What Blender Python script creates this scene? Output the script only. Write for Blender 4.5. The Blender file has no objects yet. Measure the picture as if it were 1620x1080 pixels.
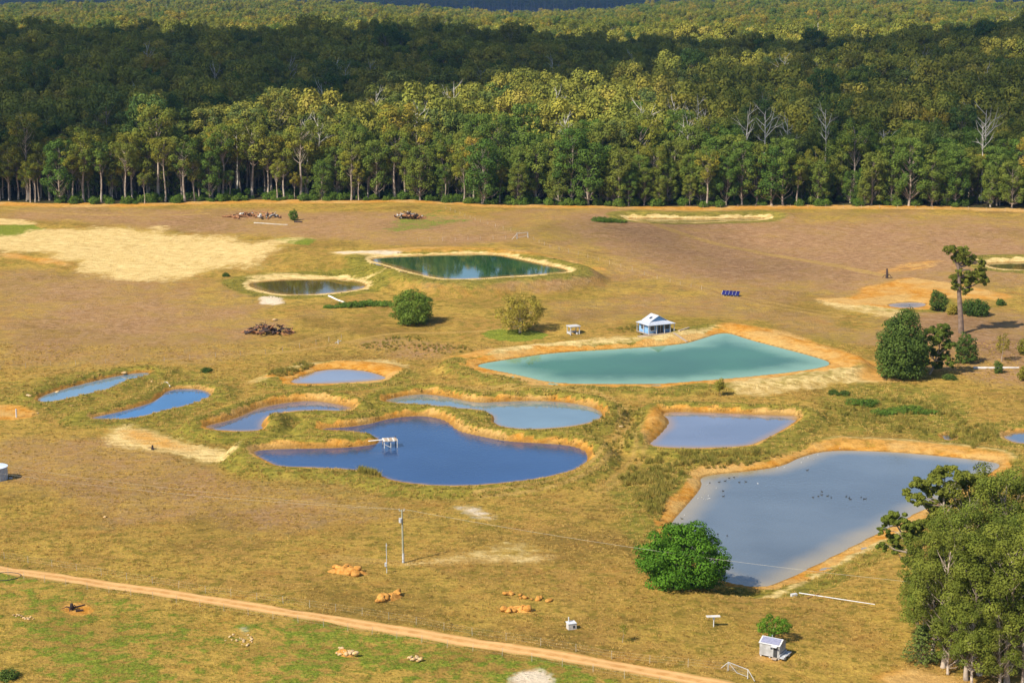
import bpy, math, random
import numpy as np

# ------------------------------------------------------------------ camera, sky, sun, exposure
scene = bpy.context.scene
C = scene.collection
CAM_Z, FPX, HORIZON = 92.0, 2700.0, 4.0            # metres; focal length and horizon in photo pixels
PITCH = math.atan((540 - HORIZON) / FPX)
cd = bpy.data.cameras.new('camera')
cd.sensor_width = 36.0
cd.lens = FPX / 1620 * 36
cd.clip_start = 1.0
cd.clip_end = 60000
cam = bpy.data.objects.new('camera', cd)
C.objects.link(cam)
cam.location = (0, 0, CAM_Z)
cam.rotation_euler = (math.pi / 2 - PITCH, 0, 0)
scene.camera = cam

SUN_EL = math.radians(44)
SHX, SHY = 0.77, 0.64                               # ground direction in which shadows fall
_l = math.hypot(SHX, SHY); SHX /= _l; SHY /= _l
world = bpy.data.worlds.new('World')
scene.world = world
world.use_nodes = True
wn = world.node_tree
wn.nodes.clear()
sky = wn.nodes.new('ShaderNodeTexSky')
sky.sky_type = 'NISHITA'
sky.sun_disc = False
sky.sun_elevation = SUN_EL
sky.sun_rotation = math.atan2(-SHX, -SHY)
sky.altitude = 200
sky.air_density = 1.0
sky.dust_density = 0.6
sky.ozone_density = 4.0
bgn = wn.nodes.new('ShaderNodeBackground')
bgn.inputs['Strength'].default_value = 0.11
wo = wn.nodes.new('ShaderNodeOutputWorld')
wn.links.new(sky.outputs[0], bgn.inputs[0])
wn.links.new(bgn.outputs[0], wo.inputs[0])

sl = bpy.data.lights.new('sun', 'SUN')
sl.energy = 5.0
sl.angle = math.radians(0.53)
sl.color = (1.0, 0.93, 0.80)
sun = bpy.data.objects.new('sun', sl)
C.objects.link(sun)
sun.location = (0, 0, 400)
from mathutils import Vector, Matrix
SUNDIR = Vector((SHX * math.cos(SUN_EL), SHY * math.cos(SUN_EL), -math.sin(SUN_EL)))
sun.rotation_euler = SUNDIR.to_track_quat('-Z', 'Y').to_euler()

scene.view_settings.view_transform = 'Standard'
scene.view_settings.look = 'None'
scene.view_settings.exposure = 0.6
scene.view_settings.gamma = 1.0
scene.view_settings.use_curve_mapping = False
scene.cycles.max_bounces = 6
scene.cycles.diffuse_bounces = 2
scene.cycles.glossy_bounces = 2
scene.cycles.transmission_bounces = 2
scene.cycles.transparent_max_bounces = 64
scene.cycles.volume_bounces = 0

RNG = np.random.default_rng(7)
random.seed(7)

# ------------------------------------------------------------------ numpy helpers
def smooth(a, b, x):
    t = np.clip((x - a) / (b - a), 0, 1)
    return t * t * (3 - 2 * t)

_perm = np.random.default_rng(3).random(4096)
def vnoise(x, y, s=0):
    xi = np.floor(x).astype(np.int64); yi = np.floor(y).astype(np.int64)
    fx = x - xi; fy = y - yi
    fx = fx * fx * (3 - 2 * fx); fy = fy * fy * (3 - 2 * fy)
    h = lambda i, j: _perm[((i * 73856093) ^ (j * 19349663) ^ (s * 83492791)) & 4095]
    return (h(xi, yi) * (1 - fx) + h(xi + 1, yi) * fx) * (1 - fy) + (h(xi, yi + 1) * (1 - fx) + h(xi + 1, yi + 1) * fx) * fy
def fbm(x, y, s=0, o=4):
    r = 0; a = 0.5
    for k in range(o):
        r = r + a * vnoise(x * 2 ** k, y * 2 ** k, s + k); a *= 0.5
    return r / (1 - 0.5 ** o)

CP, SP = math.cos(PITCH), math.sin(PITCH)
def ray(u, v):
    a = (np.asarray(u, float) - 810) / FPX; b = -(np.asarray(v, float) - 540) / FPX
    return a, CP + b * SP, -SP + b * CP
def at_z(u, v, z):
    x, y, dz = ray(u, v)
    t = (z - CAM_Z) / dz
    return x * t, y * t
def px_per_m(u, v, z=0.0):
    x, y, dz = ray(u, v)
    return FPX / ((z - CAM_Z) / dz)

# ------------------------------------------------------------------ terrain: broad shape
R1U = [-400, 0, 300, 640, 800, 900, 1100, 1300, 1450, 1620, 2000]
R1V = [48, 50, 50, 44, 57, 68, 78, 76, 60, 34, 20]
R2U = [-400, 0, 120, 260, 420, 560, 700, 830, 950, 1050, 1200, 1440, 1620, 2000]
R2V = [28, 23, 19, 14, 14, 19, 28, 34, 28, 17, 11, 12, 19, 22]
def base(x, y):
    x = np.asarray(x, float); y = np.asarray(y, float)
    z = 5.0 * smooth(430, 800, y) + 3.5 * smooth(340, 215, y)
    z = z + 1.6 * (fbm(x / 90, y / 90, 11, 3) - 0.5) * smooth(150, 260, y)
    u = 810 + FPX * np.clip(x / np.maximum(y, 60), -0.6, 0.6)
    r1 = 92 - (np.interp(u, R1U, R1V) - HORIZON) * 0.5 - 37
    r2 = 92 - (np.interp(u, R2U, R2V) - HORIZON) * 1.15 - 27
    z = z + (r1 - 5) * smooth(780, 1400, y) ** 1.15
    z = z + (30 - r1) * smooth(1400, 1750, y)
    z = z + (r2 - 30) * smooth(1700, 3100, y)
    z = z + (40 - r2) * smooth(3150, 4300, y)
    far = 61 + 4 * np.sin(u / 130.0 + 1.2) + 4 * smooth(500, 200, np.abs(u - 640)) - 9 * smooth(980, 1250, u)
    z = z + (far - 40) * smooth(5200, 7400, y)
    z = z + 8 * (fbm(x / 260, y / 260, 21, 3) - 0.5) * smooth(900, 1500, y)
    z = z - 26 * smooth(160, -200, y)
    z = z + 3.4 * smooth(556, 592, y) * smooth(800, 650, y) * np.exp(-((x + 18) / 75) ** 4)
    z = z + 2.0 * np.exp(-((x - 36) / 30) ** 2 - ((y - 482) / 17) ** 2)
    return z

def on_base(u, v, dz=0.0):
    z = np.zeros_like(np.asarray(u, float)) + dz
    for _ in range(14):
        x, y = at_z(u, v, z)
        z = 0.5 * z + 0.5 * (base(x, y) + dz)
    return x, y

def chaikin(p, n=2, closed=True):
    p = np.asarray(p, float)
    for _ in range(n):
        q = np.roll(p, -1, 0) if closed else p[1:]
        a = p if closed else p[:-1]
        r = np.empty((len(a) * 2, 2)); r[0::2] = a * .75 + q * .25; r[1::2] = a * .25 + q * .75
        p = r if closed else np.vstack([p[:1], r, p[-1:]])
    return p
def sdf(px, py, poly):
    d = np.full(px.shape, 1e18); ins = np.zeros(px.shape, bool)
    n = len(poly)
    for i in range(n):
        ax, ay = poly[i]; bx, by = poly[(i + 1) % n]
        ex, ey = bx - ax, by - ay
        wx, wy = px - ax, py - ay
        t = np.clip((wx * ex + wy * ey) / (ex * ex + ey * ey + 1e-12), 0, 1)
        d = np.minimum(d, (wx - t * ex) ** 2 + (wy - t * ey) ** 2)
        c = ((ay > py) != (by > py))
        with np.errstate(divide='ignore', invalid='ignore'):
            xi = (bx - ax) * (py - ay) / (by - ay + 1e-15) + ax
        ins ^= c & (px < xi)
    return np.where(ins, -1, 1) * np.sqrt(d)
def line_dist(px, py, pts):
    d = np.full(px.shape, 1e18)
    for (ax, ay), (bx, by) in zip(pts[:-1], pts[1:]):
        ex, ey = bx - ax, by - ay
        t = np.clip(((px - ax) * ex + (py - ay) * ey) / (ex * ex + ey * ey + 1e-12), 0, 1)
        d = np.minimum(d, (px - ax - t * ex) ** 2 + (py - ay - t * ey) ** 2)
    return np.sqrt(d)

# ponds: outline in photo pixels, water level against the land, bank height, bank width, outer blend, clay width
PONDS = {
 'narrow_west': dict(pts=[(55,632),(75,622),(110,612),(150,602),(195,592),(232,588),(243,591),(225,596),(205,600),(190,608),(170,616),(140,622),(100,632),(70,636)], dz=.3, bh=1.2, bw=1.1, bl=6, cw=.35, col=(.26,.44,.58), sh=.4),
 'narrow_east': dict(pts=[(135,662),(165,656),(200,648),(235,638),(250,630),(262,618),(285,614),(318,615),(337,622),(330,630),(300,640),(262,648),(235,656),(200,663)], dz=.3, bh=1.2, bw=1.2, bl=6, cw=.6, col=(.07,.25,.55), sh=.4),
 'small_lilac': dict(pts=[(455,605),(475,595),(500,587),(530,583),(570,585),(595,591),(614,598),(596,601),(560,604),(500,607)], dz=.2, bh=.9, bw=4, bl=7, cw=5, col=(.38,.41,.49), sh=1.5),
 'curved': dict(pts=[(318,674),(350,667),(380,658),(395,650),(410,644),(443,637),(493,632),(530,637),(566,646),(540,650),(513,648),(457,650),(427,657),(413,668),(420,680),(383,682),(340,680)], dz=1.0, bh=1.8, bw=1.6, bl=3.6, cw=1.6, col=(.17,.22,.36), sh=.8),
 'pale_blue': dict(pts=[(602,633),(640,625),(673,622),(713,627),(753,637),(800,634),(873,633),(923,639),(950,648),(957,657),(940,667),(900,675),(840,679),(800,676),(779,669),(783,661),(772,652),(757,647),(720,645),(667,639),(623,637)], dz=1.0, bh=1.8, bw=1.6, bl=3.6, cw=1.6, col=(.30,.42,.45), sh=.6),
 'deep_blue': dict(pts=[(500,677),(540,676),(580,671),(607,663),(640,658),(673,657),(700,662),(712,668),(724,680),(750,687),(800,697),(850,700),(900,703),(926,711),(934,722),(925,735),(900,746),(850,757),(800,763),(750,767),(700,768),(650,764),(615,758),(600,750),(560,742),(520,740),(470,738),(440,737),(420,728),(396,715),(410,711),(450,709),(540,708),(590,703),(601,698),(592,690),(575,684),(550,681),(520,680)], dz=.9, bh=1.9, bw=1.6, bl=4.2, cw=1.4, col=(.030,.080,.21), sh=.3, rip=1),
 'green_house': dict(pts=[(748,577),(813,567),(873,558),(973,552),(1080,545),(1113,535),(1137,527),(1155,527),(1180,536),(1230,549),(1280,562),(1322,575),(1280,585),(1180,596),(1080,604),(1040,607),(940,607),(873,605),(823,593),(773,583)], dz=1.1, bh=1.3, bw=6, bl=5, cw=7, col=(.075,.24,.085), sh=5, shc=(.20,.32,.20), ior=1.2),
 'lilac_east': dict(pts=[(1043,652),(1080,650),(1180,654),(1230,656),(1270,657),(1247,675),(1203,698),(1177,706),(1080,709),(1023,704),(1036,694),(1047,683),(1060,667)], dz=1.0, bh=1.6, bw=2.0, bl=4.5, cw=1.8, col=(.30,.33,.43), sh=1.2),
 'bird': dict(pts=[(1307,712),(1380,713),(1447,717),(1547,727),(1586,733),(1573,743),(1547,757),(1500,785),(1440,815),(1387,843),(1313,881),(1267,904),(1225,924),(1200,927),(1165,923),(1140,915),(1110,895),(1080,862),(1060,838),(1062,826),(1080,806),(1113,768),(1105,756),(1130,750),(1180,746),(1240,737),(1262,724)], dz=-.5, bh=1.1, bw=4.5, bl=8, cw=4.2, col=(.17,.20,.22), sh=2.6, shc=(.30,.24,.14), rip=1),
 'upper_green': dict(pts=[(577,409),(640,405),(700,403),(770,402),(800,405),(850,417),(905,428),(880,432),(800,437),(745,441),(700,441),(650,430),(610,418)], dz=1.2, bh=1.1, bw=5, bl=9, cw=4.5, rim='sand', col=(.045,.14,.06), sh=1.5),
 'olive': dict(pts=[(385,449),(430,443),(500,441),(560,443),(580,450),(575,456),(540,462),(490,466),(450,466),(420,461)], dz=-.2, bh=1.0, bw=5, bl=9, cw=5, rim='sand', col=(.15,.115,.02), sh=1.5, ior=1.35),
 'far_strip': dict(pts=[(985,345),(1050,346),(1100,347),(1160,346),(1215,344),(1200,349),(1080,352),(1010,350)], dz=-.5, bh=2.2, bw=6, bl=10, cw=5, rim='sand', col=(.22,.19,.07), sh=1.5),
 'east_strip': dict(pts=[(1556,416),(1620,414),(1700,414),(1700,428),(1620,427),(1570,424)], dz=-.4, bh=1.6, bw=5, bl=9, cw=6, rim='sand', col=(.16,.12,.04), sh=1.0),
 'seep': dict(pts=[(1400,482),(1430,478),(1466,479),(1460,486),(1420,487)], dz=-.3, bh=.6, bw=5, bl=6, cw=8, col=(.32,.18,.05), sh=2, ior=1.2),
 'dark_pool': dict(pts=[(1488,688),(1502,686),(1514,691),(1508,696),(1494,695)], dz=-.5, bh=.7, bw=1.5, bl=4, cw=.8, col=(.12,.11,.06), sh=.4),
 'east_edge': dict(pts=[(1583,690),(1600,684),(1640,682),(1670,690),(1640,702),(1605,700)], dz=-.6, bh=.9, bw=1.5, bl=5, cw=1.6, col=(.16,.20,.25), sh=.6),
}
for k, p in PONDS.items():
    a = np.array(p['pts'], float)
    cx, cy = on_base(a[:, 0].mean(), a[:, 1].mean())
    p['zw'] = float(base(cx, cy)) + p['dz']
    x, y = at_z(a[:, 0], a[:, 1], p['zw'])
    p['poly'] = chaikin(np.stack([x, y], 1), 2)

# the rectilinear terrain grid: fine over the farm, coarse far away
def axis(fine_a, fine_b, step, far_a, far_b, g=1.16):
    mid = list(np.arange(fine_a, fine_b + step / 2, step))
    s = step; v = mid[-1]; hi = []
    while v < far_b:
        s *= g; v += min(s, 600); hi.append(v)
    s = step; v = mid[0]; lo = []
    while v > far_a:
        s *= g; v -= min(s, 600); lo.append(v)
    return np.array(lo[::-1] + mid + hi)
XS = axis(-262, 262, 1.0, -9000, 9000)
YS = axis(206, 812, 1.0, -400, 16000, 1.10)
GX, GY = np.meshgrid(XS, YS)                       # rows = y
NY, NX = GX.shape
GZ = base(GX, GY)
GZ += 0.6 * (fbm(GX / 9, GY / 9, 31, 4) - 0.5) * ((GY > 200) & (GY < 830))

def window(poly, m):
    x0, y0 = poly.min(0) - m; x1, y1 = poly.max(0) + m
    i0, i1 = np.searchsorted(XS, [x0, x1]); j0, j1 = np.searchsorted(YS, [y0, y1])
    return slice(max(j0 - 1, 0), j1 + 1), slice(max(i0 - 1, 0), i1 + 1)

WS = np.zeros_like(GZ); WP = np.zeros_like(GZ); WM = np.zeros_like(GZ)
M = {k: np.zeros_like(GZ) for k in ('clay', 'sand', 'green', 'brown', 'lush', 'pale', 'path', 'damp')}
NEAR = np.full_like(GZ, 99.0)                       # distance to the nearest water
for k, p in PONDS.items():
    s = window(p['poly'], p['bw'] + p['bl'] + 14)
    x, y = GX[s], GY[s]
    d = sdf(x, y, p['poly'])
    p['win'], p['d'] = s, d
    NEAR[s] = np.minimum(NEAR[s], d)
    wob = (fbm(x / 5, y / 5, 5, 3) - .5)
    gy_, gx_ = np.gradient(d)
    nearside = smooth(.15, -.75, gy_ / np.maximum(np.hypot(gx_, gy_), 1e-6))
    bhv = p['bh'] * (1 - .86 * nearside)
    prof = np.where(d < 0, p['zw'] + np.maximum(d * 0.35, -2.2),
                    p['zw'] + bhv * np.clip(d / p['bw'], 0, 1) ** 0.8 + wob * .5 * smooth(0.3, 3, d))
    w = 1 - smooth(p['bw'] * 1.0 + 1.5, p['bw'] + 1.5 + p['bl'], d)
    idw = np.where(w > 0, 1 / np.maximum(d, 0.06) ** 2, 0)
    WS[s] += idw; WP[s] += idw * prof; WM[s] = np.maximum(WM[s], w)
    n2 = fbm(x / 6, y / 6, 41, 4)
    cw = p['cw'] * (-.15 + 0.75 * n2 + .6 * fbm(x / 2.2, y / 2.2, 43, 3))
    M['damp'][s] = np.maximum(M['damp'][s], 1 - smooth(.15, .75 + .9 * (n2 - .4), d))
    rk = p.get('rim', 'clay')
    M[rk][s] = np.maximum(M[rk][s], 1 - smooth(cw * .75, cw * 1.15 + .2, d))
    M['clay'][s] = np.maximum(M['clay'][s], .6 - .6 * smooth(-.5, 1.2, d))
    M['lush'][s] = np.maximum(M['lush'][s], .75 * (1 - smooth(cw + 4, cw + 10, d)))
GZ = np.where(WS > 0, GZ * (1 - WM) + WM * WP / np.maximum(WS, 1e-9), GZ)

def patch(key, pts, amt=1.0, feather=6.0, nz=8.0, smooth_n=2):
    a = np.array(pts, float)
    x, y = on_base(a[:, 0], a[:, 1])
    poly = chaikin(np.stack([x, y], 1), smooth_n)
    s = window(poly, feather + nz)
    d = sdf(GX[s], GY[s], poly) + nz * (fbm(GX[s] / 14, GY[s] / 22, 51, 4) - .5)
    M[key][s] = np.maximum(M[key][s], amt * (1 - smooth(-feather, feather, d)))
# sand, clay and soil laid bare
patch('sand', [(0,370),(75,362),(150,360),(230,366),(330,376),(420,381),(468,390),(440,400),(400,410),(360,425),(300,438),(240,441),(170,432),(120,425),(60,408),(0,398),(-80,396),(-80,372)], 1, 12, 40)
patch('sand', [(-60,344),(40,348),(70,356),(20,356),(-60,352)], .9, 3, 8)
patch('clay', [(0,398),(70,405),(130,420),(100,424),(40,412),(0,408)], .7, 4, 8)
patch('sand', [(160,676),(215,674),(262,688),(330,705),(372,728),(340,728),(285,716),(230,710),(180,700)], .85, 3, 8)
patch('clay', [(170,680),(215,676),(262,690),(320,706),(300,716),(230,706)], .5, 3, 6)
patch('clay', [(-40,640),(30,640),(60,652),(50,662),(0,664),(-40,664)], .8, 2, 4)
patch('sand', [(380,604),(430,590),(470,578),(540,570),(620,570),(640,585),(620,596),(560,582),(500,584),(450,604),(410,610)], .55, 3, 6)
patch('clay', [(400,602),(470,588),(520,578),(590,574),(640,588),(615,598),(560,584),(480,590),(440,607)], .85, 2, 5)
patch('clay', [(1137,508),(1180,510),(1270,535),(1370,566),(1400,580),(1330,592),(1290,578),(1200,545),(1155,528),(1130,526)], .95, 4, 6)
patch('sand', [(1000,530),(1060,535),(1110,525),(1140,515),(1140,530),(1110,540),(1070,549),(960,555),(870,562),(800,572),(740,580),(700,572),(760,556),(830,548),(900,540)], .75, 3, 8)
patch('clay', [(690,566),(740,556),(800,553),(780,570),(750,582),(710,580)], .8, 3, 6)
patch('sand', [(1150,606),(1230,596),(1330,584),(1410,588),(1440,600),(1390,606),(1320,606),(1260,618),(1190,622),(1160,616)], .6, 4, 14)
patch('clay', [(1370,580),(1430,586),(1450,600),(1400,606),(1350,600)], .55, 3, 5)
patch('clay', [(1270,470),(1330,472),(1360,466),(1365,455),(1400,448),(1440,440),(1480,446),(1540,455),(1610,468),(1590,476),(1500,472),(1450,486),(1380,484),(1330,480)], .9, 4, 8)
patch('sand', [(1270,470),(1330,474),(1400,480),(1420,492),(1460,500),(1400,502),(1340,492)], .65, 3, 8)
patch('clay', [(1380,432),(1440,415),(1470,410),(1500,412),(1480,420),(1430,432)], .4, 4, 8)
patch('clay', [(560,398),(640,392),(760,390),(830,396),(900,412),(970,424),(930,432),(905,428),(850,412),(790,399),(640,401)], .45, 3, 10)
patch('sand', [(515,398),(560,396),(600,399),(640,402),(580,408),(540,404)], 1, 3, 6)
patch('sand', [(390,436),(440,430),(520,434),(570,438),(640,436),(590,444),(500,440),(420,444)], .7, 3, 8)
patch('pale', [(520,398),(560,396),(610,398),(640,401),(590,404),(545,404)], .8, 2, 8)
patch('pale', [(405,470),(430,468),(450,474),(445,482),(420,482)], 1, 1.5, 5)
patch('sand', [(1030,647),(1060,642),(1180,643),(1280,650),(1270,656),(1060,648)], .7, 1.2, 3)
patch('clay', [(1008,702),(1022,672),(1036,654),(1052,655),(1050,684),(1025,704)], .7, 1.5, 4)
patch('clay', [(1095,748),(1180,738),(1250,724),(1300,700),(1400,700),(1500,708),(1600,724),(1596,736),(1540,728),(1400,714),(1310,712),(1250,738),(1180,748),(1110,760)], .55, 2, 5)
patch('sand', [(1300,698),(1400,694),(1500,704),(1610,722),(1600,734),(1450,712),(1310,708)], .5, 2, 5)
patch('clay', [(1040,838),(1060,800),(1090,765),(1115,765),(1080,805),(1062,838)], .9, 1.2, 3)
patch('sand', [(1150,925),(1215,932),(1300,895),(1400,848),(1440,825),(1440,812),(1385,842),(1300,886),(1215,925)], .6, 1, 3)
patch('pale', [(715,797),(750,798),(790,815),(780,824),(745,818)], .8, 2, 5)
patch('sand', [(770,862),(800,850),(850,855),(880,880),(850,892),(790,886),(700,892),(640,896),(620,888),(700,882)], .45, 3, 6)
patch('pale', [(812,1066),(840,1058),(868,1066),(876,1080),(860,1092),(815,1090)], 1, 1, 4)
patch('pale', [(372,990),(392,992),(402,1012),(384,1014)], .4, 1.5, 4)
patch('clay', [(95,958),(120,950),(145,956),(148,968),(120,974),(100,968)], .9, .7, 2)
patch('clay', [(1350,1060),(1420,1048),(1500,1060),(1560,1090),(1480,1110),(1380,1090)], .55, 3, 6)
patch('clay', [(1200,1030),(1260,1028),(1275,1040),(1240,1050),(1190,1048)], .45, 1.5, 4)
# green and brown swards
patch('green', [(-40,362),(10,356),(50,354),(76,362),(78,376),(40,383),(-40,384)], 1, 4, 10)
patch('green', [(425,377),(470,376),(505,380),(500,390),(460,389)], .8, 3, 8)
patch('green', [(640,340),(670,332),(700,330),(760,345),(740,352),(690,362),(640,368),(600,370),(620,355)], .5, 9, 22)
patch('green', [(765,524),(800,520),(865,526),(868,534),(820,540),(770,534)], 1, 2, 5)
patch('green', [(0,540),(-1,541),(1,542)], 0, 1, 1)
patch('lush', [(1290,620),(1360,600),(1440,605),(1520,625),(1560,660),(1500,690),(1400,690),(1300,680),(1280,650)], .9, 8, 12)
patch('lush', [(940,780),(1000,730),(1060,720),(1100,735),(1060,790),(1030,830),(960,800)], .8, 6, 10)
patch('lush', [(-40,600),(100,590),(240,575),(340,585),(420,600),(330,640),(340,700),(440,760),(600,790),(400,760),(280,720),(60,660),(-40,650)], .6, 8, 14)
patch('brown', [(820,330),(1000,335),(1250,345),(1700,345),(1700,470),(1500,440),(1400,470),(1260,470),(1100,455),(980,420),(880,385)], .95, 45, 60)
patch('brown', [(1380,500),(1500,495),(1700,500),(1700,600),(1560,610),(1500,560),(1400,540)], .9, 18, 26)
patch('brown', [(0,430),(120,430),(280,445),(360,470),(430,505),(380,545),(200,560),(0,570),(-60,500)], .75, 30, 50)
patch('brown', [(0,330),(300,328),(560,335),(760,340),(860,360),(820,385),(600,385),(400,372),(200,358),(0,345)], .7, 12, 24)
patch('brown', [(860,480),(1000,470),(1150,465),(1300,490),(1380,540),(1300,540),(1180,505),(1050,500),(900,520)], .4, 10, 20)
patch('brown', [(0,690),(150,690),(330,735),(560,790),(640,830),(420,850),(150,800),(0,760)], .5, 8, 30)
patch('brown', [(560,540),(640,530),(720,545),(760,555),(700,570),(620,560)], .6, 6, 12)
patch('brown', [(660,452),(720,445),(900,440),(960,445),(900,462),(760,468),(680,468)], .6, 4, 10)
patch('green', [(-60,905),(0,912),(200,942),(420,975),(640,1010),(900,1050),(1040,1085),(900,1130),(-60,1130)], .47, 2, 18)
patch('green', [(180,944),(420,978),(600,1004),(700,1030),(520,1030),(300,1000),(160,980)], .5, 4, 18)

def wheel_path(px, off=.85, half=.45, amt=1.0):
    a = np.array(px, float); x, y = on_base(a[:, 0], a[:, 1]); w = chaikin(np.stack([x, y], 1), 2, False)
    s = window(w, 5); d = line_dist(GX[s], GY[s], w)
    M['path'][s] = np.maximum(M['path'][s], amt * (1 - smooth(half * .4, half * 2.2, np.abs(d - off))))
wheel_path([(600,616),(700,611),(800,615),(900,620),(965,632),(988,655),(985,690),(968,722),(935,752),(860,775),(760,784)], 1.0)
wheel_path([(965,632),(1010,690),(1015,720),(985,750),(950,775)], 1.0, .5, .7)
wheel_path([(420,560),(520,548),(620,525),(720,527),(800,520),(860,512)], .0, .8, .9)
wheel_path([(0,330),(60,336),(180,342),(330,338)], .8, .6, .8)
wheel_path([(520,880),(600,889),(700,889),(800,884),(870,880)], .9, .6, .8)
wheel_path([(850,385),(930,402),(1010,424),(1110,456),(1200,478),(1320,500)], 2.4, .8, .7)
wheel_path([(1000,340),(1080,372),(1180,396),(1290,414),(1400,436)], 1.2, .8, .9)
wheel_path([(20,600),(150,580),(330,572),(460,545),(545,520)], 1.0, .6, .6)
def gz(x, y):
    i = np.clip(np.searchsorted(XS, x) - 1, 0, NX - 2); j = np.clip(np.searchsorted(YS, y) - 1, 0, NY - 2)
    fx = (x - XS[i]) / (XS[i + 1] - XS[i]); fy = (y - YS[j]) / (YS[j + 1] - YS[j])
    return (GZ[j, i] * (1 - fx) + GZ[j, i + 1] * fx) * (1 - fy) + (GZ[j + 1, i] * (1 - fx) + GZ[j + 1, i + 1] * fx) * fy
def gval(A, x, y):
    i = np.clip(np.searchsorted(XS, x), 0, NX - 1); j = np.clip(np.searchsorted(YS, y), 0, NY - 1)
    return A[j, i]
def P(u, v):
    """the spot on the ground that the photograph shows at this pixel"""
    z = 0.0
    for _ in range(16):
        x, y = at_z(u, v, z)
        z = 0.6 * z + 0.4 * float(gz(np.array(x), np.array(y)))
    return Vector((float(x), float(y), float(gz(np.array(x), np.array(y)))))
def G(x, y):
    return Vector((x, y, float(gz(np.array(x, float), np.array(y, float)))))

# ------------------------------------------------------------------ materials
def new_mat(name):
    m = bpy.data.materials.new(name); m.use_nodes = True
    nt = m.node_tree; nt.nodes.clear()
    return m, nt
def nd(nt, typ, ins=None, **kw):
    n = nt.nodes.new(typ)
    for k, v in kw.items(): setattr(n, k, v)
    for k, v in (ins or {}).items():
        if hasattr(v, 'is_linked') or isinstance(v, bpy.types.NodeSocket): nt.links.new(v, n.inputs[k])
        else: n.inputs[k].default_value = v
    return n
def rgb(c): return (c[0], c[1], c[2], 1)
def mixc(nt, f, a, b, mode='MIX'):
    n = nt.nodes.new('ShaderNodeMix'); n.data_type = 'RGBA'; n.blend_type = mode
    for s, v in ((0, f), (6, a), (7, b)):
        if isinstance(v, bpy.types.NodeSocket): nt.links.new(v, n.inputs[s])
        else: n.inputs[s].default_value = v if s == 0 else rgb(v)
    return n.outputs[2]
def math_(nt, op, a, b=0.0, clamp=False):
    n = nt.nodes.new('ShaderNodeMath'); n.operation = op; n.use_clamp = clamp
    for s, v in ((0, a), (1, b)):
        if isinstance(v, bpy.types.NodeSocket): nt.links.new(v, n.inputs[s])
        else: n.inputs[s].default_value = v
    return n.outputs[0]
def sstep(nt, x, a, b):
    n = nt.nodes.new('ShaderNodeMapRange'); n.interpolation_type = 'SMOOTHSTEP'
    nt.links.new(x, n.inputs[0]); n.inputs[1].default_value = a; n.inputs[2].default_value = b
    return n.outputs[0]
def noise(nt, vec, scale, detail=4, rough=.55):
    n = nt.nodes.new('ShaderNodeTexNoise')
    n.inputs['Scale'].default_value = scale; n.inputs['Detail'].default_value = detail; n.inputs['Roughness'].default_value = rough
    if vec is not None: nt.links.new(vec, n.inputs['Vector'])
    return n.outputs[0]
def attr(nt, name, typ='GEOMETRY'):
    n = nt.nodes.new('ShaderNodeAttribute'); n.attribute_name = name; n.attribute_type = typ
    return n.outputs['Fac']
def finish(nt, col, rough=.9, bump=None, bs=.4, bd=.1, metal=0.0, spec=.3):
    b = nd(nt, 'ShaderNodeBsdfPrincipled', {'Roughness': rough, 'Metallic': metal, 'Specular IOR Level': spec})
    if isinstance(col, bpy.types.NodeSocket): nt.links.new(col, b.inputs['Base Color'])
    else: b.inputs['Base Color'].default_value = rgb(col)
    if bump is not None:
        bn = nd(nt, 'ShaderNodeBump', {'Strength': bs, 'Distance': bd, 'Height': bump})
        nt.links.new(bn.outputs[0], b.inputs['Normal'])
    o = nt.nodes.new('ShaderNodeOutputMaterial')
    nt.links.new(b.outputs[0], o.inputs[0])
    return b

def simple(name, a, b, scale=2.0, rough=.8, metal=0.0, bump=.3, spec=.3, bd=.05):
    m, nt = new_mat(name)
    tc = nt.nodes.new('ShaderNodeTexCoord')
    n = noise(nt, tc.outputs['Object'], scale, 5)
    f = sstep(nt, n, .35, .65)
    oi = nt.nodes.new('ShaderNodeObjectInfo')
    col = mixc(nt, f, a, b)
    hv = nd(nt, 'ShaderNodeHueSaturation', {'Color': col})
    nt.links.new(math_(nt, 'MULTIPLY_ADD', oi.outputs['Random'], .35), hv.inputs['Value'])
    hv.inputs['Value'].links[0].from_node.inputs[2].default_value = .82
    finish(nt, hv.outputs[0], rough, n, bump, bd, metal, spec)
    return m

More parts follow.
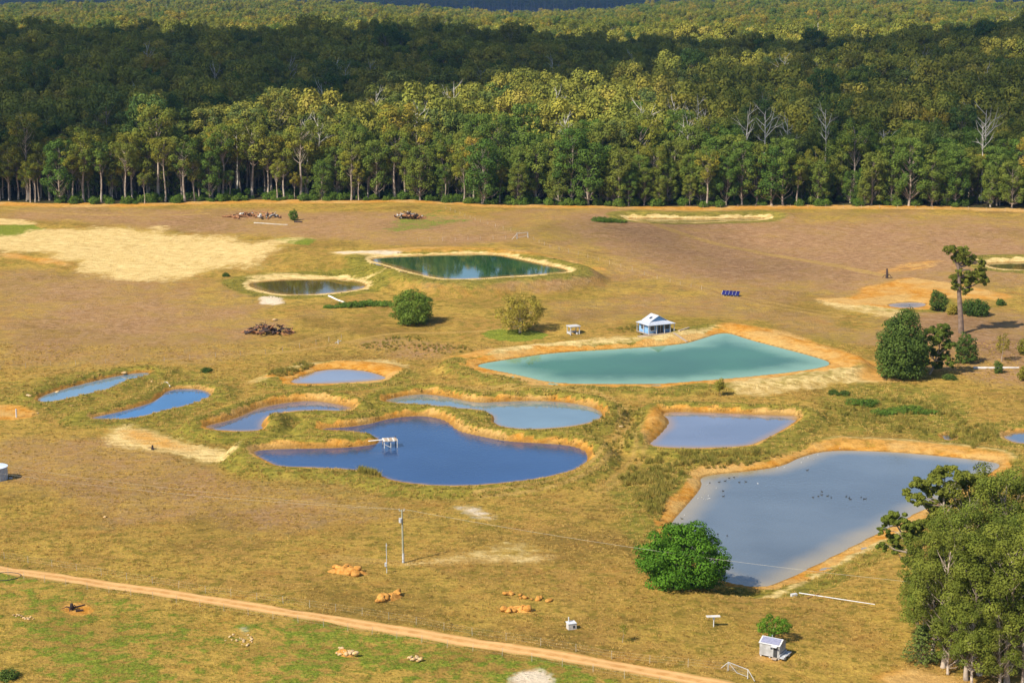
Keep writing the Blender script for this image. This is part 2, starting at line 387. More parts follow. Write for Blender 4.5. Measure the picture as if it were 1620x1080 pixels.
def ground_mat():
    m, nt = new_mat('ground_material')
    tc = nt.nodes.new('ShaderNodeTexCoord'); v = tc.outputs['Object']
    big = noise(nt, v, .012, 4); mid = noise(nt, v, .06, 5, .6); small = noise(nt, v, .45, 6, .65); fine = noise(nt, v, 2.2, 5, .7)
    st = nd(nt, 'ShaderNodeMapping', {'Vector': v, 'Scale': (.35, 1.0, 1.0), 'Rotation': (0, 0, .25)})
    streak = noise(nt, st.outputs[0], .8, 6, .7)
    gold, tan, olive, rust = (.405, .264, .066), (.345, .208, .060), (.185, .145, .028), (.34, .165, .045)
    col = mixc(nt, sstep(nt, mid, .40, .62), gold, tan)
    col = mixc(nt, math_(nt, 'MULTIPLY', sstep(nt, small, .46, .62), .85), col, olive)
    col = mixc(nt, math_(nt, 'MULTIPLY', sstep(nt, noise(nt, v, .11, 6, .7), .5, .68), .5), col, olive)
    col = mixc(nt, math_(nt, 'MULTIPLY', sstep(nt, noise(nt, v, .17, 6, .65), .52, .72), .55), col, rust)
    col = mixc(nt, math_(nt, 'MULTIPLY', sstep(nt, big, .5, .7), .5), col, olive)
    col = mixc(nt, math_(nt, 'MULTIPLY', sstep(nt, noise(nt, v, .028, 5, .6), .50, .66), .6), col, (.175, .110, .030))
    jit = math_(nt, 'MULTIPLY', math_(nt, 'SUBTRACT', math_(nt, 'ADD', math_(nt, 'MULTIPLY', small, .6), math_(nt, 'MULTIPLY', mid, .4)), .5), 1.5)
    def over(col, key, c, lo=.25, hi=.75, amt=1.0, jm=1.0):
        f = sstep(nt, math_(nt, 'ADD', attr(nt, 'm_' + key), math_(nt, 'MULTIPLY', jit, jm)), lo, hi)
        # nothing where the mask itself is empty
        f = math_(nt, 'MULTIPLY', f, sstep(nt, attr(nt, 'm_' + key), .02, .25))
        return mixc(nt, math_(nt, 'MULTIPLY', f, amt), col, c)
    brown = mixc(nt, sstep(nt, small, .36, .64), (.275, .150, .080), (.39, .235, .125))
    lush = mixc(nt, sstep(nt, streak, .36, .64), (.125, .128, .022), (.25, .205, .040))
    green = mixc(nt, sstep(nt, fine, .35, .65), (.10, .165, .018), (.22, .24, .035))
    clay = mixc(nt, sstep(nt, small, .35, .65), (.46, .195, .036), (.58, .31, .085))
    clay = mixc(nt, math_(nt, 'MULTIPLY', sstep(nt, mid, .44, .62), .6), clay, (.54, .37, .155))
    sand = mixc(nt, sstep(nt, streak, .38, .62), (.54, .37, .145), (.70, .52, .24))
    col = over(col, 'brown', brown, -.1, 1.15, .95, 1.6)
    col = over(col, 'lush', lush, .25, .75, .85)
    col = over(col, 'path', (.40, .255, .085), .1, .9, .8, .8)
    col = over(col, 'green', green, .40, .62, .85, 1.5)
    col = over(col, 'sand', sand, .02, .85, .95, 2.2)
    col = over(col, 'clay', clay, .10, .62, .95, 1.4)
    col = mixc(nt, math_(nt, 'MULTIPLY', sstep(nt, attr(nt, 'm_damp'), .2, .9), .6), col, (.17, .095, .030))
    col = over(col, 'pale', (.66, .54, .40), .05, .95, .9, 2.2)
    g = math_(nt, 'ADD', math_(nt, 'MULTIPLY', fine, .55), math_(nt, 'MULTIPLY', streak, .55))
    val = nt.nodes.new('ShaderNodeMapRange'); nt.links.new(g, val.inputs[0])
    val.inputs[1].default_value = .3; val.inputs[2].default_value = .8; val.inputs[3].default_value = .45; val.inputs[4].default_value = 1.45
    bare = math_(nt, 'MAXIMUM', math_(nt, 'MAXIMUM', attr(nt, 'm_clay'), attr(nt, 'm_sand')), attr(nt, 'm_pale'), True)
    vv = nd(nt, 'ShaderNodeMix', data_type='FLOAT')
    nt.links.new(math_(nt, 'MULTIPLY', bare, .55), vv.inputs[0]); nt.links.new(val.outputs[0], vv.inputs[2]); vv.inputs[3].default_value = 1.0
    hv = nd(nt, 'ShaderNodeHueSaturation', {'Color': col, 'Saturation': 1.04}); nt.links.new(vv.outputs[0], hv.inputs['Value'])
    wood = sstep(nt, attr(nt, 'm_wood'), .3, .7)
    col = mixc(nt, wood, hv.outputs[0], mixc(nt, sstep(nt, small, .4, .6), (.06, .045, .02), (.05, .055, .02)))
    finish(nt, col, .95, math_(nt, 'ADD', small, math_(nt, 'MULTIPLY', fine, .6)), 1.0, .6, 0, .05)
    return m

def water_mat(name, col, rip=0, shc=(.30, .17, .055), ior=None):
    m, nt = new_mat(name)
    tc = nt.nodes.new('ShaderNodeTexCoord')
    shallow = attr(nt, 'shallow')
    n = noise(nt, tc.outputs['Object'], .03, 3)
    body = mixc(nt, sstep(nt, n, .35, .65), [c * (.52 if rip else .40) for c in col], [c * (.68 if rip else .52) for c in col])  # water's own tone; paler ponds also have reflected sky and cloud put into it
    c = mixc(nt, shallow, body, shc)
    mp = nd(nt, 'ShaderNodeMapping', {'Vector': tc.outputs['Object'], 'Scale': (1, .45, 1)})
    w = noise(nt, mp.outputs[0], 2.6 if rip else 1.2, 3, .6)
    w = math_(nt, 'MULTIPLY', w, math_(nt, 'ADD', sstep(nt, noise(nt, tc.outputs['Object'], .045, 4, .6), .38, .62), .12 if not rip else 1.4))
    b = finish(nt, c, .04, w, .30 if rip else .06, .08, 0, .5)
    b.inputs['IOR'].default_value = ior or (1.5 if rip else 1.8)
    return m

def leaf_mat(name, cols, trans=.22, rough=.7, spec=.08, gain=1.0):
    m, nt = new_mat(name)
    oi = nt.nodes.new('ShaderNodeObjectInfo')
    r = nt.nodes.new('ShaderNodeValToRGB'); r.color_ramp.interpolation = 'LINEAR'
    els = r.color_ramp.elements
    while len(els) < len(cols): els.new(.5)
    for i, c in enumerate(cols):
        els[i].position = i / max(1, len(cols) - 1); els[i].color = rgb([q * gain for q in c])
    t = attr(nt, 'tint')
    f = math_(nt, 'ADD', math_(nt, 'MULTIPLY', oi.outputs['Random'], .72), math_(nt, 'MULTIPLY', t, .28))
    nt.links.new(f, r.inputs[0])
    hv = nd(nt, 'ShaderNodeHueSaturation', {'Color': r.outputs[0]})
    nt.links.new(math_(nt, 'ADD', math_(nt, 'MULTIPLY', t, .5), .75), hv.inputs['Value'])
    p = nd(nt, 'ShaderNodeBsdfPrincipled', {'Base Color': hv.outputs[0], 'Roughness': rough, 'Specular IOR Level': spec})
    tr = nd(nt, 'ShaderNodeBsdfTranslucent', {'Color': hv.outputs[0]})
    mx = nd(nt, 'ShaderNodeMixShader', {0: trans}); nt.links.new(p.outputs[0], mx.inputs[1]); nt.links.new(tr.outputs[0], mx.inputs[2])
    o = nt.nodes.new('ShaderNodeOutputMaterial'); nt.links.new(mx.outputs[0], o.inputs[0])
    return m

MAT = {
 'ground': ground_mat(),
 'track': simple('track_dirt', (.46, .24, .080), (.54, .31, .115), .7, .95, 0, .4, .1),
 'bark': simple('pale_bark', (.42, .34, .26), (.22, .165, .12), .6, .9),
 'bark_dark': simple('brown_bark', (.17, .115, .08), (.27, .19, .14), .8, .95),
 'dead': simple('weathered_dead_wood', (.52, .47, .40), (.38, .34, .29), 1.0, .9),
 'char': simple('charred_wood', (.030, .022, .020), (.075, .045, .035), 2.0, .9),
 'wood': simple('raw_broken_wood', (.34, .16, .065), (.22, .10, .05), 2.0, .9),
 'white': simple('white_paint', (.54, .53, .51), (.44, .43, .42), 3, .6),
 'whitelog': simple('bleached_wood', (.70, .66, .60), (.55, .50, .44), 1, .8),
 'rock': simple('ochre_clod', (.42, .175, .032), (.50, .26, .065), 1.8, .95, 0, .8, .1, .2),
 'rockpale': simple('pale_clod', (.52, .40, .24), (.50, .28, .09), 1.8, .95, 0, .8, .1, .2),
 'blue': simple('pale_blue_boards', (.17, .33, .54), (.21, .38, .60), 2, .6),
 'bluedark': simple('shaded_blue_boards', (.22, .36, .58), (.26, .42, .62), 2, .6),
 'glass': simple('dark_glass', (.03, .04, .06), (.05, .06, .08), 1, .08, 0, 0, .6),
 'roof': simple('white_metal_roof', (.44, .46, .51), (.38, .40, .45), 4, .45, .1),
 'roofgrey': simple('grey_metal_roof', (.19, .19, .27), (.25, .25, .33), 4, .45, .1),
 'deck': simple('weathered_deck', (.42, .32, .22), (.32, .24, .17), 3, .9),
 'steel': simple('galvanised_steel', (.46, .48, .50), (.36, .38, .41), 2, .5, .3),
 'tankroof': simple('pale_tank_roof', (.55, .62, .74), (.62, .67, .77), 2, .5, .2),
 'pole': simple('green_treated_pole', (.30, .31, .20), (.40, .36, .26), 3, .9),
 'grey': simple('light_grey_metal', (.52, .52, .52), (.44, .44, .44), 3, .6),
 'dark': simple('near_black', (.03, .03, .03), (.045, .045, .045), 3, .8),  # near-black for the shed door and the vent plate
 'panel': simple('solar_cells', (.012, .012, .08), (.02, .02, .11), 1, .12, 0, 0, .6),
 'rubber': simple('black_rubber', (.03, .028, .026), (.05, .045, .04), 3, .8),
 'stone': simple('grey_concrete', (.52, .48, .42), (.40, .36, .32), 3, .9),
 'wire': simple('wire', (.50, .46, .36), (.42, .38, .30), 1, .6, .2),
 'duck': simple('dark_plumage', (.018, .016, .015), (.04, .035, .03), 5, .7),
 'gull': simple('white_plumage', (.50, .49, .47), (.42, .41, .40), 5, .7),
 'leaf_forest': leaf_mat('forest_leaves', [(.055, .105, .020), (.120, .170, .024), (.235, .215, .024), (.145, .180, .028), (.320, .255, .030), (.285, .185, .036)]),
 'leaf_canopy': leaf_mat('canopy_leaves', [(.050, .105, .026), (.085, .140, .030), (.165, .185, .030), (.100, .145, .038), (.240, .215, .034), (.130, .155, .030)]),
 'leaf_far': leaf_mat('ridge_leaves', [(.150, .180, .030), (.270, .255, .036), (.210, .225, .036), (.340, .300, .042), (.300, .235, .050)]),
 'leaf_dense': leaf_mat('bushy_eucalypt_leaves', [(.060, .120, .020), (.090, .150, .022), (.125, .170, .026), (.180, .190, .028), (.105, .150, .026)]),
 'leaf_euc': leaf_mat('eucalypt_leaves', [(.085, .118, .016), (.125, .150, .020), (.180, .185, .026)]),
 'leaf_fig': leaf_mat('broad_green_leaves', [(.060, .150, .012), (.085, .180, .014), (.120, .205, .018), (.210, .250, .025)]),
 'leaf_fig2': leaf_mat('dark_glossy_leaves', [(.075, .135, .018), (.105, .170, .022), (.150, .205, .028)]),
 'leaf_olive': leaf_mat('olive_gold_leaves', [(.250, .205, .032), (.300, .240, .036), (.340, .260, .040)]),
 'leaf_dark': leaf_mat('dark_green_leaves', [(.045, .088, .016), (.066, .110, .019), (.095, .135, .024)]),
 'leaf_lime': leaf_mat('yellow_green_leaves', [(.17, .17, .02), (.21, .20, .025), (.25, .21, .03)]),
 'leaf_pine': leaf_mat('conifer_needles', [(.080, .120, .025), (.110, .150, .030), (.140, .170, .034)]),
}
def blade_mat(name, dry, dry2, green):
    m, nt = new_mat(name)
    oi = nt.nodes.new('ShaderNodeObjectInfo')
    c = mixc(nt, oi.outputs['Random'], dry, dry2)
    c = mixc(nt, math_(nt, 'GREATER_THAN', oi.outputs['Random'], .80), c, [q * .6 for q in dry2])
    c = mixc(nt, attr(nt, 'gr', 'INSTANCER'), c, green)
    p = nd(nt, 'ShaderNodeBsdfDiffuse', {'Color': c}); tr = nd(nt, 'ShaderNodeBsdfTranslucent', {'Color': c})
    mx = nd(nt, 'ShaderNodeMixShader', {0: .45}); nt.links.new(p.outputs[0], mx.inputs[1]); nt.links.new(tr.outputs[0], mx.inputs[2])
    o = nt.nodes.new('ShaderNodeOutputMaterial'); nt.links.new(mx.outputs[0], o.inputs[0])
    return m
def track_mat():
    m, nt = new_mat('track_dirt'); tc = nt.nodes.new('ShaderNodeTexCoord'); v = tc.outputs['Object']
    a = attr(nt, 'across'); n1 = noise(nt, v, .6, 6, .65); n2 = noise(nt, v, 3.0, 5, .7)
    c = mixc(nt, sstep(nt, n1, .35, .65), (.44, .22, .070), (.54, .31, .115))
    wheel = math_(nt, 'SUBTRACT', 1.0, sstep(nt, math_(nt, 'ABSOLUTE', math_(nt, 'SUBTRACT', a, .48)), .08, .30))
    c = mixc(nt, math_(nt, 'MULTIPLY', wheel, .7), c, (.60, .36, .145))
    verge = math_(nt, 'ADD', math_(nt, 'MULTIPLY', sstep(nt, a, .62, 1.0), 1.0), math_(nt, 'MULTIPLY', sstep(nt, a, .22, .0), .45))
    g = sstep(nt, math_(nt, 'ADD', verge, math_(nt, 'SUBTRACT', n1, .5)), .45, .85)
    c = mixc(nt, math_(nt, 'MULTIPLY', g, .8), c, (.30, .20, .055))
    finish(nt, c, .95, n2, .6, .08, 0, .05); return m
MAT['track'] = track_mat()
MAT['blade'] = blade_mat('grass_blades', (.70, .47, .14), (.52, .34, .09), (.28, .33, .045))
MAT['reed'] = blade_mat('reed_blades', (.50, .36, .09), (.34, .27, .06), (.19, .21, .035))

# ------------------------------------------------------------------ mesh helpers
def mesh_arrays(name, V, F, mats, mi=None, tint=None, smooth_=False):
    """V (n,3), F list/array of quads or tris"""
    me = bpy.data.meshes.new(name)
    F = np.asarray(F, np.int32); nf, k = F.shape
    me.vertices.add(len(V)); me.vertices.foreach_set('co', np.asarray(V, np.float32).ravel())
    me.loops.add(nf * k); me.loops.foreach_set('vertex_index', F.ravel())
    me.polygons.add(nf)
    me.polygons.foreach_set('loop_start', np.arange(0, nf * k, k, dtype=np.int32))
    me.polygons.foreach_set('loop_total', np.full(nf, k, np.int32))
    for m in mats: me.materials.append(MAT[m])
    if mi is not None: me.polygons.foreach_set('material_index', np.asarray(mi, np.int32))
    if smooth_: me.polygons.foreach_set('use_smooth', np.ones(nf, bool))
    if tint is not None:
        a = me.attributes.new('tint', 'FLOAT', 'FACE'); a.data.foreach_set('value', np.asarray(tint, np.float32))
    me.update(calc_edges=True)
    return me
def link(name, me, parent=None, loc=None, rz=0.0):
    o = bpy.data.objects.new(name, me); C.objects.link(o)
    if parent is not None: o.parent = parent
    if loc is not None: o.location = loc
    if rz: o.rotation_euler = (0, 0, rz)
    return o
def tag(o, label=None, cat=None, group=None, kind=None):
    if label: o['label'] = label
    if cat: o['category'] = cat
    if group: o['group'] = group
    if kind: o['kind'] = kind
    return o
def empty(name, loc, rz=0.0, scale=None):
    o = bpy.data.objects.new(name, None); C.objects.link(o)
    o.location = loc; o.rotation_euler = (0, 0, rz); o.empty_display_size = .5
    if scale is not None: o.scale = scale
    return o

class MB:
    """collects polygons of any size and links them as one mesh"""
    def __init__(s): s.v = []; s.f = []
    def add(s, vs, fs):
        n = len(s.v); s.v += [tuple(q) for q in vs]; s.f += [tuple(i + n for i in f) for f in fs]
        return s
    def box(s, c, d, rz=0.0, rx=0.0, ry=0.0):
        from mathutils import Euler
        R = Euler((rx, ry, rz)).to_matrix(); c = Vector(c)
        vs = [c + R @ Vector((sx * d[0] / 2, sy * d[1] / 2, sz * d[2] / 2)) for sz in (-1, 1) for sy in (-1, 1) for sx in (-1, 1)]
        return s.add(vs, [(0, 2, 3, 1), (4, 5, 7, 6), (0, 1, 5, 4), (2, 6, 7, 3), (0, 4, 6, 2), (1, 3, 7, 5)])
    def bar(s, a, b, w, h=None, n=4):
        a = Vector(a); b = Vector(b); d = (b - a).normalized()
        up = Vector((0, 0, 1)) if abs(d.z) < .95 else Vector((1, 0, 0))
        x = d.cross(up).normalized(); y = x.cross(d).normalized(); h = h or w
        ring = []
        for p in (a, b):
            for k in range(n):
                an = 2 * math.pi * (k + .5) / n; r = .7071 if n == 4 else .5
                ring.append(p + x * math.cos(an) * w * r + y * math.sin(an) * h * r)
        fs = [(k, (k + 1) % n, n + (k + 1) % n, n + k) for k in range(n)] + [tuple(range(n))[::-1], tuple(range(n, 2 * n))]
        return s.add(ring, fs)
    def tube(s, pts, rad, n=6):
        V, F = tube(pts, rad, n)
        s.add([tuple(q) for q in V], [tuple(q) for q in F])
        m = len(pts)
        base_ = len(s.v) - len(V)
        s.f.append(tuple(base_ + k for k in range(n))[::-1]); s.f.append(tuple(base_ + (m - 1) * n + k for k in range(n)))
        return s
    def prism(s, poly, z0, z1):
        n = len(poly)
        vs = [(x, y, z0) for x, y in poly] + [(x, y, z1) for x, y in poly]
        return s.add(vs, [tuple(range(n))[::-1], tuple(range(n, 2 * n))] + [(k, (k + 1) % n, n + (k + 1) % n, n + k) for k in range(n)])
    def build(s, name, mat, parent=None, loc=None, rz=0.0, sm=False):
        me = bpy.data.meshes.new(name); me.from_pydata(s.v, [], s.f); me.materials.append(MAT[mat])
        if sm: me.polygons.foreach_set('use_smooth', np.ones(len(me.polygons), bool))
        me.update()
        return link(name, me, parent, loc, rz)

def tube(pts, rad, n=6):
    pts = np.asarray(pts, float); m = len(pts)
    V = np.zeros((m, n, 3))
    t = np.gradient(pts, axis=0); t /= np.linalg.norm(t, axis=1)[:, None] + 1e-9
    ref = np.where(np.abs(t[:, 2:3]) < .9, np.array([[0, 0, 1.]]), np.array([[1., 0, 0]]))
    if (np.abs(t[:, 2]) < .9).any() and (np.abs(t[:, 2]) >= .9).any(): ref = np.repeat(np.array([[.577, .577, .577]]), m, 0)
    x = np.cross(t, ref); x /= np.linalg.norm(x, axis=1)[:, None] + 1e-9
    y = np.cross(t, x)
    an = np.arange(n) * 2 * np.pi / n
    rad = np.broadcast_to(np.asarray(rad, float), (m,))
    V = pts[:, None, :] + rad[:, None, None] * (x[:, None, :] * np.cos(an)[None, :, None] + y[:, None, :] * np.sin(an)[None, :, None])
    i = np.arange(m - 1)[:, None] * n; k = np.arange(n)[None, :]; k2 = (k + 1) % n
    F = np.stack([i + k, i + k2, i + n + k2, i + n + k], -1).reshape(-1, 4)
    return V.reshape(-1, 3), F
def cat_vf(parts):
    V = []; F = []; n = 0
    for v, f in parts:
        V.append(v); F.append(f + n); n += len(v)
    return np.concatenate(V), np.concatenate(F)

# ------------------------------------------------------------------ tree builders (arrays of quads)
def leaves(rng, centers, radii, count, size, flat=.75, up=.25, aspect=.62, shell=.68):
    """clumps of leaf faces; returns V, F, tint"""
    Vs = []; Ts = []
    for c, r in zip(centers, radii):
        n = max(6, int(count * (r / np.mean(radii)) ** 2))
        d = rng.normal(size=(n, 3)); d /= np.linalg.norm(d, axis=1)[:, None]
        rr = (shell + (1 - shell) * rng.random(n) ** .6)[:, None]
        p = c + (d * np.sign(1)) * rr * r * np.array([1, 1, flat]) * (1 + .12 * rng.normal(size=(n, 1)))
        d[:, 2] = np.where((d[:, 2] < -.35) & (rng.random(n) < .7), -d[:, 2], d[:, 2])
        nn = d * 1.5 + rng.normal(size=(n, 3)) * .42 + np.array([0, 0, up])
        nn /= np.linalg.norm(nn, axis=1)[:, None]
        a = np.cross(nn, rng.normal(size=(n, 3))); a /= np.linalg.norm(a, axis=1)[:, None] + 1e-9
        b = np.cross(nn, a)
        s = size * (.6 + .8 * rng.random(n))[:, None] * .5
        a = a * s; b = b * s * aspect
        q = np.stack([p - a - b * .35, p + b, p + a + b * .35, p - b], 1)
        Vs.append(q.reshape(-1, 3)); Ts.append(np.clip(rng.random() * .75 + rng.random(n) * .25, 0, 1))
    V = np.concatenate(Vs); F = np.arange(len(V)).reshape(-1, 4)
    return V, F, np.concatenate(Ts)

def eucalypt(seed, H=28, bole=.5, R=5.5, ncl=24, cr=1.9, nl=130, ls=.75, tr=.45, shape='vase', lean=.03, fork=1):
    rng = np.random.default_rng(seed)
    parts = []; cs = []; rs = []
    la = rng.random() * 6.28
    def axis_pt(z, ox=0, oy=0):
        k = z / H
        return np.array([math.cos(la) * lean * H * k * k + ox * k + .25 * math.sin(z * .35 + seed), math.sin(la) * lean * H * k * k + oy * k + .25 * math.cos(z * .3 + seed), z])
    top = H * .80
    zz = np.linspace(-.6, top, 9)
    parts.append(tube([axis_pt(z) for z in zz], tr * (1 - .80 * np.clip(zz / top, 0, 1)) + tr * .35 * np.exp(-np.maximum(zz, 0) / .8), 7))
    for i in range(ncl):
        t = (i + .5) / ncl
        z = H * (bole + .06) + (H * .94 - H * (bole + .06)) * t ** .8
        k = (z - H * bole) / (H * (1 - bole))
        if shape == 'vase': prof = .45 + .75 * k if k < .62 else (.92 * math.sqrt(max(0, 1 - ((k - .62) / .42) ** 2)))
        elif shape == 'round': prof = math.sqrt(max(.05, 1 - ((k - .45) / .62) ** 2))
        else: prof = 1.0 - .55 * k
        an = i * 2.39996 + rng.normal() * .5
        r = R * prof * math.sqrt(rng.random() * .75 + .25)
        a = axis_pt(min(z, top))
        c = np.array([a[0] + r * math.cos(an), a[1] + r * math.sin(an), z + rng.normal() * .6])
        cs.append(c); rs.append(cr * (.65 + .7 * rng.random()))
        z0 = max(H * bole * .85, z - .75 * r - 1.5 - rng.random() * 2); z0 = min(z0, top * .98)
        p0 = axis_pt(z0); mid = p0 * .45 + c * .55 + np.array([0, 0, -.10 * r])
        br = tr * (.30 - .14 * k) * (.7 + .5 * rng.random())
        pts = [p0, p0 * .75 + mid * .25 + rng.normal(size=3) * .15, mid + rng.normal(size=3) * .25, c]
        parts.append(tube(pts, [br, br * .85, br * .6, br * .25], 5))
    wood = cat_vf(parts)
    leaf = leaves(rng, cs, rs, nl, ls)
    return wood, leaf

def roundtree(seed, H=10, R=5, low=.5, ncl=90, cr=.9, nl=110, ls=.28, tr=.3, top=.85, flat=.8, fill=.8):
    rng = np.random.default_rng(seed)
    cs = []; rs = []; parts = []
    ctr = np.array([0, 0, low + (H - low) * .42]); hz_up = H - ctr[2] - cr * .5; hz_dn = ctr[2] - low
    for i in range(ncl):
        z = 1 - 2 * (i + .5) / ncl; an = i * 2.39996
        q = math.sqrt(1 - z * z)
        j = .76 + .36 * rng.random()
        if rng.random() > fill: j *= .6
        rr = (q ** .8) * (1.0 if z < 0 else 1 - (1 - top) * z)
        c = ctr + np.array([math.cos(an) * rr * (R - cr * .5) * j, math.sin(an) * rr * (R - cr * .5) * j, z * (hz_up if z > 0 else hz_dn) * j])
        c[2] = max(c[2], low * .8 + cr * .3)
        cs.append(c); rs.append(cr * (.6 + .9 * rng.random()))
        if i % 3 == 0:
            p0 = np.array([0, 0, low + (c[2] - low) * .35 * rng.random() + .2]); m_ = (p0 + c) / 2 + np.array([0, 0, -.15 * R])
            parts.append(tube([p0, m_, c], [tr * .35, tr * .22, tr * .08], 5))
    zz = np.linspace(-.4, H * .6, 6)
    parts.append(tube([(.12 * math.sin(z + seed), .12 * math.cos(z * 1.3), z) for z in zz], tr * (1.15 - .9 * np.clip(zz / (H * .6), 0, 1)), 8))
    return cat_vf(parts), leaves(rng, cs, rs, nl, ls, flat)

def deadtree(seed, H=32, tr=.4, spread=5, nb=9, start=.45):
    rng = np.random.default_rng(seed)
    parts = []
    zz = np.linspace(-.5, H, 9); off = np.cumsum(rng.normal(size=(9, 2)) * .28, 0); off -= off[0]
    ax = np.column_stack([off, zz])
    parts.append(tube(ax, tr * (1 - .85 * np.linspace(0, 1, 9)), 6))
    def at(z): return np.array([np.interp(z, zz, ax[:, 0]), np.interp(z, zz, ax[:, 1]), z])
    for i in range(nb):
        z = H * (start + (.95 - start) * (i + rng.random()) / nb); an = i * 2.4 + rng.normal() * .5
        L = spread * (.5 + .8 * rng.random()) * (1.15 - .6 * (z / H))
        p0 = at(z); d = np.array([math.cos(an), math.sin(an), .55 + .6 * rng.random()])
        p1 = p0 + d * L * .45 + rng.normal(size=3) * .3; p2 = p1 + np.array([d[0] * .5, d[1] * .5, d[2] + .3]) * L * .5 + rng.normal(size=3) * .4
        r = tr * .42 * (1.2 - z / H * .6)
        parts.append(tube([p0, p1, p2], [r, r * .7, r * .25], 5))
        for _ in range(2):
            e = p1 + np.array([d[0] + rng.normal() * .7, d[1] + rng.normal() * .7, .5 + rng.random()]) * L * .32
            parts.append(tube([p1, (p1 + e) / 2 + rng.normal(size=3) * .15, e], [r * .5, r * .35, r * .12], 4))
    return cat_vf(parts)

def conifer(seed, H=7, R=2.6, tr=.16):
    rng = np.random.default_rng(seed)
    parts = [tube([(0, 0, -.4), (0, 0, H * .5), (.05, 0, H)], [tr, tr * .6, tr * .15], 6)]
    cs = []; rs = []
    for lv in range(9):
        z = H * (.16 + .8 * lv / 9); r = R * (1 - .82 * lv / 9)
        for k in range(9):
            an = k * 6.283 / 9 + lv * .35 + rng.normal() * .12; rr = r * (.8 + .35 * rng.random())
            e = np.array([math.cos(an) * rr, math.sin(an) * rr, z - .06 * rr + rng.normal() * .06])
            parts.append(tube([(0, 0, z), e], [tr * .25, tr * .06], 4))
            for q in np.linspace(.3, 1.0, 4): cs.append(np.array([0, 0, z]) * (1 - q) + e * q); rs.append(.30 + .12 * rng.random())
    return cat_vf(parts), leaves(rng, cs, rs, 14, .24, .28, .8)

class Proto:
    def __init__(s, name, wood, leaf, bark, leafm):
        s.trunk = mesh_arrays(name + '_trunk', wood[0], wood[1], [bark], smooth_=True)
        s.crown = None
        if leaf is not None: s.crown = mesh_arrays(name + '_crown', leaf[0], leaf[1], [leafm], tint=leaf[2])
        s.wood, s.leaf, s.bark, s.leafm, s.name = wood, leaf, bark, leafm, name
    def joined(s):
        V, F = cat_vf([s.wood, (s.leaf[0], s.leaf[1])])
        mi = np.r_[np.zeros(len(s.wood[1])), np.ones(len(s.leaf[1]))]
        me = mesh_arrays(s.name + '_whole', V, F, [s.bark, s.leafm], mi, np.r_[np.zeros(len(s.wood[1])), s.leaf[2]])
        return bpy.data.objects.new(s.name, me)
def plant(proto, name, label, cat, loc, rz=0.0, scale=1.0, group=None, sink=.0):
    sc = scale if isinstance(scale, (tuple, list)) else (scale,) * 3
    r = empty(name, Vector(loc) - Vector((0, 0, sink)), rz, sc)
    tag(r, label, cat, group)
    link('trunk', proto.trunk, r)
    if proto.crown: link('crown', proto.crown, r)
    return r

def scatter(name, pts, rot, scl, idx, protos, attrs=None):
    """one object: points carrying instances of the prototypes"""
    me = bpy.data.meshes.new(name)
    me.vertices.add(len(pts)); me.vertices.foreach_set('co', np.asarray(pts, np.float32).ravel())
    def fa(n, v, t='FLOAT'):
        a = me.attributes.new(n, t, 'POINT')
        if t == 'FLOAT_VECTOR': a.data.foreach_set('vector', np.asarray(v, np.float32).ravel())
        else: a.data.foreach_set('value', v)
    fa('rotv', np.column_stack([np.zeros(len(pts)), np.zeros(len(pts)), rot]), 'FLOAT_VECTOR')
    fa('sclv', scl, 'FLOAT_VECTOR')
    fa('pick', np.asarray(idx, np.int32), 'INT')
    for k, v in (attrs or {}).items(): fa(k, np.asarray(v, np.float32))
    col = bpy.data.collections.new(name + '_kinds')
    for p in protos: col.objects.link(p)
    ng = bpy.data.node_groups.new(name + '_scatter', 'GeometryNodeTree')
    ng.interface.new_socket('Geometry', in_out='INPUT', socket_type='NodeSocketGeometry')
    ng.interface.new_socket('Geometry', in_out='OUTPUT', socket_type='NodeSocketGeometry')
    gi = ng.nodes.new('NodeGroupInput'); go = ng.nodes.new('NodeGroupOutput')
    ci = ng.nodes.new('GeometryNodeCollectionInfo'); ci.inputs[0].default_value = col
    ci.inputs['Separate Children'].default_value = True; ci.inputs['Reset Children'].default_value = True
    ip = ng.nodes.new('GeometryNodeInstanceOnPoints')
    def na(n, t):
        a = ng.nodes.new('GeometryNodeInputNamedAttribute'); a.data_type = t; a.inputs['Name'].default_value = n
        return a.outputs[0]
    L = ng.links.new
    L(gi.outputs[0], ip.inputs['Points']); L(ci.outputs[0], ip.inputs['Instance'])
    ip.inputs['Pick Instance'].default_value = True
    L(na('pick', 'INT'), ip.inputs['Instance Index'])
    er = ng.nodes.new('FunctionNodeEulerToRotation'); L(na('rotv', 'FLOAT_VECTOR'), er.inputs[0])
    L(er.outputs[0], ip.inputs['Rotation'])
    L(na('sclv', 'FLOAT_VECTOR'), ip.inputs['Scale'])
    L(ip.outputs[0], go.inputs[0])
    o = bpy.data.objects.new(name, me); C.objects.link(o)
    md = o.modifiers.new('scatter', 'NODES'); md.node_group = ng
    return o

# ------------------------------------------------------------------ the setting: ground, track, water
EDGE_PX = [(-900,322),(-300,321),(0,321),(100,323),(200,324),(300,320),(400,317),(520,318),(650,317),(700,320),(760,324),(900,326),(1000,327),(1150,327),(1300,326),(1450,327),(1620,331),(1900,333),(2600,333)]
_e = np.array(EDGE_PX, float)
EX, EY = on_base(_e[:, 0], _e[:, 1])
def edge_y(x): return np.interp(x, EX, EY)
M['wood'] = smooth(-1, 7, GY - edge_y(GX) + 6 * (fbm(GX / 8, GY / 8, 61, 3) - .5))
M['clay'] = np.maximum(M['clay'], .62 * smooth(-16, -3, GY - edge_y(GX)) * (1 - M['wood']))

